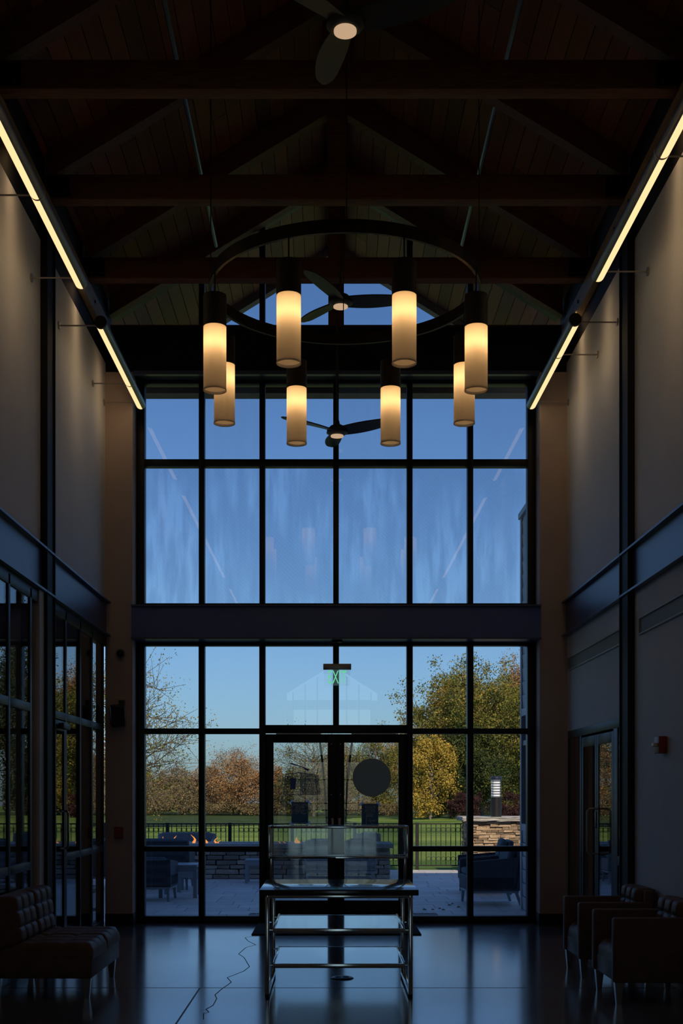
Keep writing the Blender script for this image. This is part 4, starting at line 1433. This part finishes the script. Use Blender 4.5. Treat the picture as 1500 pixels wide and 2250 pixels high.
for k in range(7):
    MB().lathe([(.086, 0), (.10, 0), (.10, .012), (.086, .012)], (bc[0], bc[1], 1.36 + k * .047), 28, 'z', closed=True).build('louvre', BLACKP, bl)
for a in range(4):
    an = math.radians(45 + 90 * a)
    MB().tube([(bc[0] + .095 * math.cos(an), bc[1] + .095 * math.sin(an), 1.35), (bc[0] + .095 * math.cos(an), bc[1] + .095 * math.sin(an), 1.67)], .005, 6).build('louvre_rod', BLACKP, bl)
MB().lathe([(0, 1.735), (.07, 1.735), (.098, 1.72), (.102, 1.70), (.102, 1.665), (0, 1.665)], (bc[0], bc[1], 0), 28, 'z').build('lid', mat('bollard_lid', (.02, .025, .045), .35), bl)

# ---- outdoor furniture
def wicker_chair(name, label, x, y, rot, w=.62, d=.62, back=.70, seat=.36, arm=.55, group=None, wm=None, cat='chair', tall=False):
    """faces local -y before rotation; origin at floor centre"""
    wm = wm or WICKER
    t = thing(name, (0, 0, 0), label, cat, group)
    h = .19
    m = MB().box(-w / 2, w / 2, -d / 2, d / 2 - .05, h, seat, bev=.02); m.build('seat_box', wm, t)
    # leaning back panel
    M = Matrix.Translation((0, d / 2 - .02, (h + back) / 2)) @ Matrix.Rotation(math.radians(-9), 4, 'X')
    MB().obox(M, w, .07, back - h, .02).build('backrest', wm, t)
    if arm:
        for sx in (-1, 1):
            pts = [(sx * w / 2, -d / 2, h), (sx * w / 2, d / 2, h), (sx * w / 2, d / 2 + .04, arm + .06), (sx * w / 2, -d / 2, arm)]
            MB().poly(pts, (-sx * .055, 0, 0)).build('arm_panel', wm, t)
    MB().box(-w / 2 + .06, w / 2 - .06, -d / 2 + .01, d / 2 - .08, seat, seat + .08, bev=.025).build('seat_cushion', CUSH, t)
    M = Matrix.Translation((0, d / 2 - .10, seat + .08 + (back - seat) / 2 - .03)) @ Matrix.Rotation(math.radians(-12), 4, 'X')
    MB().obox(M, w - .14, .09, back - seat - .06, .03).build('back_cushion', CUSH, t)
    MB().box(-w / 2 + .01, w / 2 - .01, -d / 2 + .01, d / 2 - .01, h - .03, h, bev=.004).build('base_frame', GREYM, t)
    for sx in (-1, 1):
        for sy in (-1, 1):
            x0, y0 = sx * (w / 2 - .045), sy * (d / 2 - .045)
            MB().tube([(x0, y0, h - .01), (x0 + sx * .015, y0 + sy * (.06 if sy > 0 else .01), 0)], [.028, .02], 4).build('leg', GREYM, t)
    t.location = (x, y, 0); t.rotation_euler.z = rot
    return t
H = math.pi
# right-hand armchairs facing left
wicker_chair('wicker_armchair', 'dark wicker armchair by the siding wall, nearest on the patio', 2.0, 15.75, -H / 2 + .06, .72, .66, .72, .38, .56, 'wicker armchairs near the pillar')
wicker_chair('wicker_armchair', 'wicker armchair with pale cushion in front of the stone pillar', 2.14, 17.45, -H / 2 - .06, .74, .70, .76, .38, .52, 'wicker armchairs near the pillar')
# chair and sofa at the left, seen from behind
wicker_chair('wicker_armchair', 'dark wicker lounge chair at the lower left pane', -2.52, 16.3, H - .05, .72, .55, .56, .36, .50)
wicker_chair('wicker_sofa', 'long dark wicker sofa facing the fire table on the left', -2.98, 18.3, H, 1.65, .75, .74, .38, .56, cat='sofa')
wicker_chair('wicker_sofa', 'grey wicker sofa behind the flames on the left', -2.68, 21.75, 0, 1.05, .55, .70, .38, .55, wm=WICKERL, cat='sofa')
# chairs in front of the fire table and beyond
wicker_chair('wicker_chair', 'wicker chair drawn up to the fire table behind the left door', -.22, 19.45, H, .50, .50, .69, .38, None, 'wicker chairs drawn up to the fire table', WICKERL)
wicker_chair('wicker_chair', 'wicker chair drawn up to the fire table behind the right door', .41, 19.45, H, .50, .50, .69, .38, None, 'wicker chairs drawn up to the fire table', WICKERL)
wicker_chair('wicker_chair', 'grey wicker chair on the far side of the fire table', .66, 21.75, .15, .46, .50, .70, .38, None, None, WICKERL)

def side_table(x, y, w, d, h, label):
    t = thing('side_table', (x, y, 0), label, 'table', 'low grey patio tables')
    bx('top', (x - w / 2, x + w / 2, y - d / 2, y + d / 2, h - .035, h), GREYM, t, bev=.004)
    for sx in (-1, 1):
        for sy in (-1, 1):
            a, b = sorted((x + sx * w / 2, x + sx * (w / 2 - .05))); c, e = sorted((y + sy * d / 2, y + sy * (d / 2 - .05)))
            bx('leg', (a, b, c, e, 0, h - .035), GREYM, t)
    for sy in (-1, 1):
        c, e = sorted((y + sy * d / 2, y + sy * (d / 2 - .02)))
        bx('apron', (x - w / 2 + .05, x + w / 2 - .05, c, e, h - .09, h - .035), GREYM, t)
side_table(-2.15, 16.85, .52, .60, .45, 'grey metal patio table beside the dark lounge chair')
side_table(-1.22, 19.4, .40, .42, .375, 'small grey patio table in front of the stone wall')
side_table(-2.1, 17.7, .36, .40, .30, 'low grey footstool table behind the patio table')
for xa, xb, lab in ((-1.02, -.88, 'small dark drain grate on the patio left of the doors'), (.92, 1.20, 'dark drain grate on the patio right of the doors')):
    g = thing('drain_grate', ((xa + xb) / 2, 14.33, 0), lab, 'grate')
    MB().box(xa, xb, 14.22, 14.235, .001, .006).box(xa, xb, 14.425, 14.44, .001, .006).box(xa, xa + .012, 14.235, 14.425, .001, .006).box(xb - .012, xb, 14.235, 14.425, .001, .006).build('grate_frame', IRON, g)
    k = xa + .025
    while k < xb - .02:
        bx('bar', (k, k + .010, 14.235, 14.425, .001, .005), IRON, g); k += .022
LEAFB = mat('dry_leaf', (.26, .18, .09), .8)
rl = random.Random(4)
for k in range(7):
    p = px(rl.uniform(905, 1010), 0, 1)
    yy = rl.uniform(14.7, 15.8)
    xx = (rl.uniform(905, 1012) - 727) * yy / FPX + CAMX
    m = MB()
    s_ = rl.uniform(.035, .055)
    ring_ = [(0, 0, .004), (s_ * .3, s_ * .4, .02), (s_, s_ * .1, .008), (s_ * .5, -s_ * .35, .015)]
    m.poly([(xx + a, yy + b, c) for a, b, c in ring_], (0, 0, .003))
    tag(m.build('fallen_leaf', LEAFB), 'dry brown leaf lying on the patio outside the right panes', 'leaf', 'fallen leaves on the patio')

# ================================================================== TREES
def mesh_np(name, V, F, m, parent, loops=4):
    me = bpy.data.meshes.new(name)
    V = np.asarray(V, dtype=np.float32); F = np.asarray(F, dtype=np.int32)
    me.vertices.add(len(V)); me.vertices.foreach_set('co', V.ravel())
    me.loops.add(F.size); me.loops.foreach_set('vertex_index', F.ravel())
    me.polygons.add(len(F))
    me.polygons.foreach_set('loop_start', np.arange(0, F.size, F.shape[1], dtype=np.int32))
    me.update(calc_edges=True); me.validate()
    me.materials.append(m)
    o = bpy.data.objects.new(name, me); COL.objects.link(o)
    if parent is not None: o.parent = parent
    return o

def leaves_np(rng, P, size, jit=.5):
    n = len(P)
    a = rng.normal(size=(n, 3)); a /= np.linalg.norm(a, axis=1)[:, None]
    b = rng.normal(size=(n, 3)); b -= (a * b).sum(1)[:, None] * a; b /= np.linalg.norm(b, axis=1)[:, None]
    s = size * rng.uniform(1 - jit, 1 + jit, n)[:, None]
    v = np.stack([P - a * s * .5, P + b * s * .34, P + a * s * .5, P - b * s * .34], 1).reshape(-1, 3)
    f = np.arange(4 * n).reshape(n, 4)
    return v, f

def tubes_np(segs, n=4):
    V, F = [], []
    k = 0
    for a, b, r0, r1 in segs:
        d = b - a
        L = np.linalg.norm(d)
        if L < 1e-5: continue
        d = d / L
        u = np.cross(d, (0.3, .9, .1)); u /= np.linalg.norm(u); w = np.cross(d, u)
        for p, r in ((a, r0), (b, r1)):
            for t in range(n):
                an = 2 * math.pi * t / n
                V.append(p + (u * math.cos(an) + w * math.sin(an)) * r)
        for t in range(n):
            F.append((k + t, k + (t + 1) % n, k + n + (t + 1) % n, k + n + t))
        k += 2 * n
    return np.array(V), np.array(F)

def tree(name, label, pxx, ytop, d, wpx, lm, seed, nleaf=9000, lsize=.17, ybase=1792, crown_low=.25, nb=26, ntw=5, bark=None, spread=.26, cat='tree', trunk=.10, flat=1.0, group='trees at the edge of the lawn'):
    rng = np.random.default_rng(seed)
    X, Y, _ = px(pxx, 0, d)
    zb = zlawn(d)
    ztop = CAMZ + (1740 - ytop) * d / FPX
    h = ztop - zb
    R = wpx / 2 * d / FPX
    t = thing(name, (X, Y, zb), label, cat, group)
    segs = []
    tr = trunk * h * .28
    # trunk
    pts = [np.array((0, 0, -.1))]
    K = 7
    for i in range(1, K + 1):
        u = i / K
        pts.append(np.array((rng.normal() * .03 * h * u, rng.normal() * .03 * h * u, h * .82 * u)))
    for i in range(K):
        segs.append((pts[i], pts[i + 1], tr * (1 - .8 * i / K), tr * (1 - .8 * (i + 1) / K)))
    tips = []
    cz = h * (crown_low + 1) / 2; rz = h * (1 - crown_low) / 2
    for k in range(nb):
        # target on the crown ellipsoid
        v = rng.normal(size=3); v[1] *= .9; v /= np.linalg.norm(v)
        rad = rng.uniform(.62, 1.0)
        tgt = np.array((v[0] * R * rad, v[1] * R * rad, cz + v[2] * rz * rad))
        zs_ = np.clip(tgt[2] - rng.uniform(.15, .45) * h * .6, h * crown_low * .7, h * .78)
        u = zs_ / (h * .82) * K; i = int(min(K - 1, u)); f = u - i
        st = pts[i] * (1 - f) + pts[i + 1] * f
        mid = st * .45 + tgt * .55 + np.array((0, 0, .04 * h)) * rng.uniform(-.5, 1.2) + rng.normal(size=3) * .03 * h
        r0 = tr * .38 * (1 - .5 * zs_ / h)
        segs.append((st, mid, r0, r0 * .6)); segs.append((mid, tgt, r0 * .6, r0 * .15))
        tips.append((mid * .4 + tgt * .6)); tips.append(tgt)
        for q in range(ntw):
            base = mid + (tgt - mid) * rng.uniform(0, 1)
            e = base + rng.normal(size=3) * np.array((R, R, rz)) * .20 + (tgt - st) * .12
            segs.append((base, e, max(r0 * .22, .014), max(.008, r0 * .06))); tips.append(e)
    V, F = tubes_np(segs)
    mesh_np('trunk', V, F, bark or BARK, t)
    if nleaf:
        T = np.array(tips)
        idx = rng.integers(0, len(T), nleaf)
        P = T[idx] + rng.normal(size=(nleaf, 3)) * np.array((R, R, rz * flat)) * spread * .38
        P[:, 2] = np.maximum(P[:, 2], .05 * h)
        v, f = leaves_np(rng, P, lsize)
        lo = mesh_np('foliage', v, f, lm, t)
    return t

L_OLIVE = leafmat('leaves_olive', (.04, .06, .015), (.15, .16, .03), (.40, .26, .05))
L_DARK = leafmat('leaves_dark_green', (.015, .03, .010), (.05, .075, .02), (.16, .14, .03))
L_GOLD = leafmat('leaves_gold', (.14, .12, .02), (.42, .30, .05), (.58, .36, .07))
L_RUST = leafmat('leaves_rust', (.12, .06, .02), (.36, .19, .07), (.50, .30, .13))
L_TAN = leafmat('leaves_tan', (.09, .06, .035), (.25, .17, .10), (.38, .27, .16))
L_BURG = leafmat('leaves_burgundy', (.020, .008, .010), (.05, .018, .02), (.09, .03, .03))
L_EVER = leafmat('leaves_evergreen', (.010, .022, .012), (.028, .05, .022), (.07, .09, .03))

# left: sparse tree reaching into the left panes
tree('sparse_tree', 'tall half-bare tree with yellow-green leaves at the left panes', 262, 1455, 60, 330, L_OLIVE, 3, 9000, 0.085, crown_low=.12, nb=60, ntw=16, spread=.16, trunk=.075)
tree('woodland_tree', 'tan leaved tree behind the half-bare tree at left', 400, 1694, 120, 130, L_TAN, 5, 16099, 0.136, crown_low=.05, nb=30, ntw=7)
tree('woodland_tree', 'olive tree at the far left edge of the lawn', 322, 1700, 122, 110, L_OLIVE, 6, 16099, 0.149, crown_low=.05)
tree('woodland_tree', 'rusty tree with dark trunk in the second left pane', 528, 1660, 112, 150, L_RUST, 8, 14949, 0.112, crown_low=.12, nb=40, ntw=8, trunk=.11, bark=mat('dark_bark', (.045, .035, .03), .9))
tree('bare_tree', 'bare-topped tree rising above the rusty trees', 512, 1640, 118, 110, L_TAN, 9, 3679, 0.112, crown_low=.3, nb=40, ntw=9, bark=BARKP, trunk=.06)
tree('bare_tree', 'fine bare tree beside the left door jamb', 560, 1668, 122, 80, L_TAN, 10, 2070, 0.112, crown_low=.2, nb=36, ntw=9, bark=BARKP, trunk=.06)
tree('woodland_tree', 'brown tree left of the rusty tree', 462, 1690, 118, 90, L_TAN, 11, 13799, 0.124, crown_low=.05)
tree('woodland_tree', 'orange tree behind the left edge of the left door', 610, 1694, 118, 80, L_RUST, 12, 14949, 0.124, crown_low=.08)
tree('bare_tree', 'bare many-branched tree behind the left door', 688, 1600, 105, 180, L_OLIVE, 13, 5979, 0.105, crown_low=.18, nb=50, ntw=9, trunk=.07)
tree('woodland_tree', 'dark olive tree behind the building decal', 668, 1688, 110, 110, L_DARK, 14, 17250, 0.136, crown_low=.03)
tree('woodland_tree', 'brown tree behind the centre door stiles', 745, 1640, 116, 110, L_TAN, 15, 18400, 0.124, crown_low=.05)
tree('woodland_tree', 'olive and rust tree behind the right door', 825, 1606, 116, 150, L_OLIVE, 16, 25299, 0.136, crown_low=.05)
tree('woodland_tree', 'rust coloured tree rising above the right door', 880, 1585, 125, 110, L_RUST, 17, 18400, 0.136, crown_low=.1)
tree('golden_tree', 'bright golden tree left of the big green tree', 945, 1625, 82, 120, L_GOLD, 18, 23000, 0.118, crown_low=.1, trunk=.08, bark=BARKP)
tree('golden_tree', 'small golden tree low before the big green tree', 962, 1700, 92, 70, L_GOLD, 19, 12649, 0.099, crown_low=.1)
tree('broad_tree', 'big broad green and gold tree behind the pillar', 1056, 1478, 88, 300, L_OLIVE, 20, 120000, 0.130, crown_low=.16, nb=120, ntw=8, trunk=.09, spread=.15)
tree('broad_tree', 'dark green lower tree beneath the big broad tree', 1030, 1600, 84, 165, L_DARK, 21, 36800, 0.136, crown_low=.12, nb=40)
tree('golden_tree', 'orange tree at the right edge beside the siding', 1140, 1470, 96, 110, L_RUST, 22, 32199, 0.118, crown_low=.2, nb=36)
tree('golden_tree', 'golden low tree right of the bollard light', 1135, 1690, 90, 110, L_GOLD, 23, 18400, 0.112, crown_low=.1)
tree('evergreen_tree', 'dark evergreen mirrored in the left glass screen', 1262, 1420, 92, 150, L_EVER, 24, 36800, 0.155, crown_low=.05, nb=50)
tree('golden_tree', 'orange tree mirrored in the left glass screen', 1200, 1490, 100, 100, L_RUST, 25, 20700, 0.124, crown_low=.1)
tree('woodland_tree', 'brown tree mirrored in the right side door', 240, 1640, 115, 130, L_RUST, 26, 18400, 0.136, crown_low=.05)
tree('shrub', 'dark burgundy shrub left of the bollard light', 1020, 1742, 80, 70, L_BURG, 27, 10350, 0.081, crown_low=.02, ybase=1790, cat='shrub', group='burgundy shrubs')
tree('shrub', 'dark burgundy shrub right of the bollard light', 1112, 1745, 80, 60, L_BURG, 28, 9200, 0.081, crown_low=.02, ybase=1790, cat='shrub', group='burgundy shrubs')

# undergrowth along the wood edge
rng = np.random.default_rng(99)
n = 170000
pxs = rng.uniform(150, 1330, n)
dd = rng.uniform(108, 140, n)
hh = (1.6 + 1.1 * np.sin(pxs * .021) + .7 * np.sin(pxs * .063 + 1)) * rng.beta(1.3, 1.5, n) + rng.uniform(0, .4, n)
hh = np.maximum(hh * 1.25, rng.uniform(0, 1.1, n))
P = np.stack([(pxs - 727) * dd / FPX + CAMX, dd, -.05 - (dd - 23) * .008 + np.maximum(.02, hh)], 1)
v, f = leaves_np(rng, P, .14)
ug = mesh_np('undergrowth', v, f, leafmat('leaves_thicket', (.04, .04, .018), (.15, .115, .055), (.30, .21, .10)), None)
tag(ug, 'brown tangled undergrowth along the far edge of the lawn', 'undergrowth', kind='stuff')
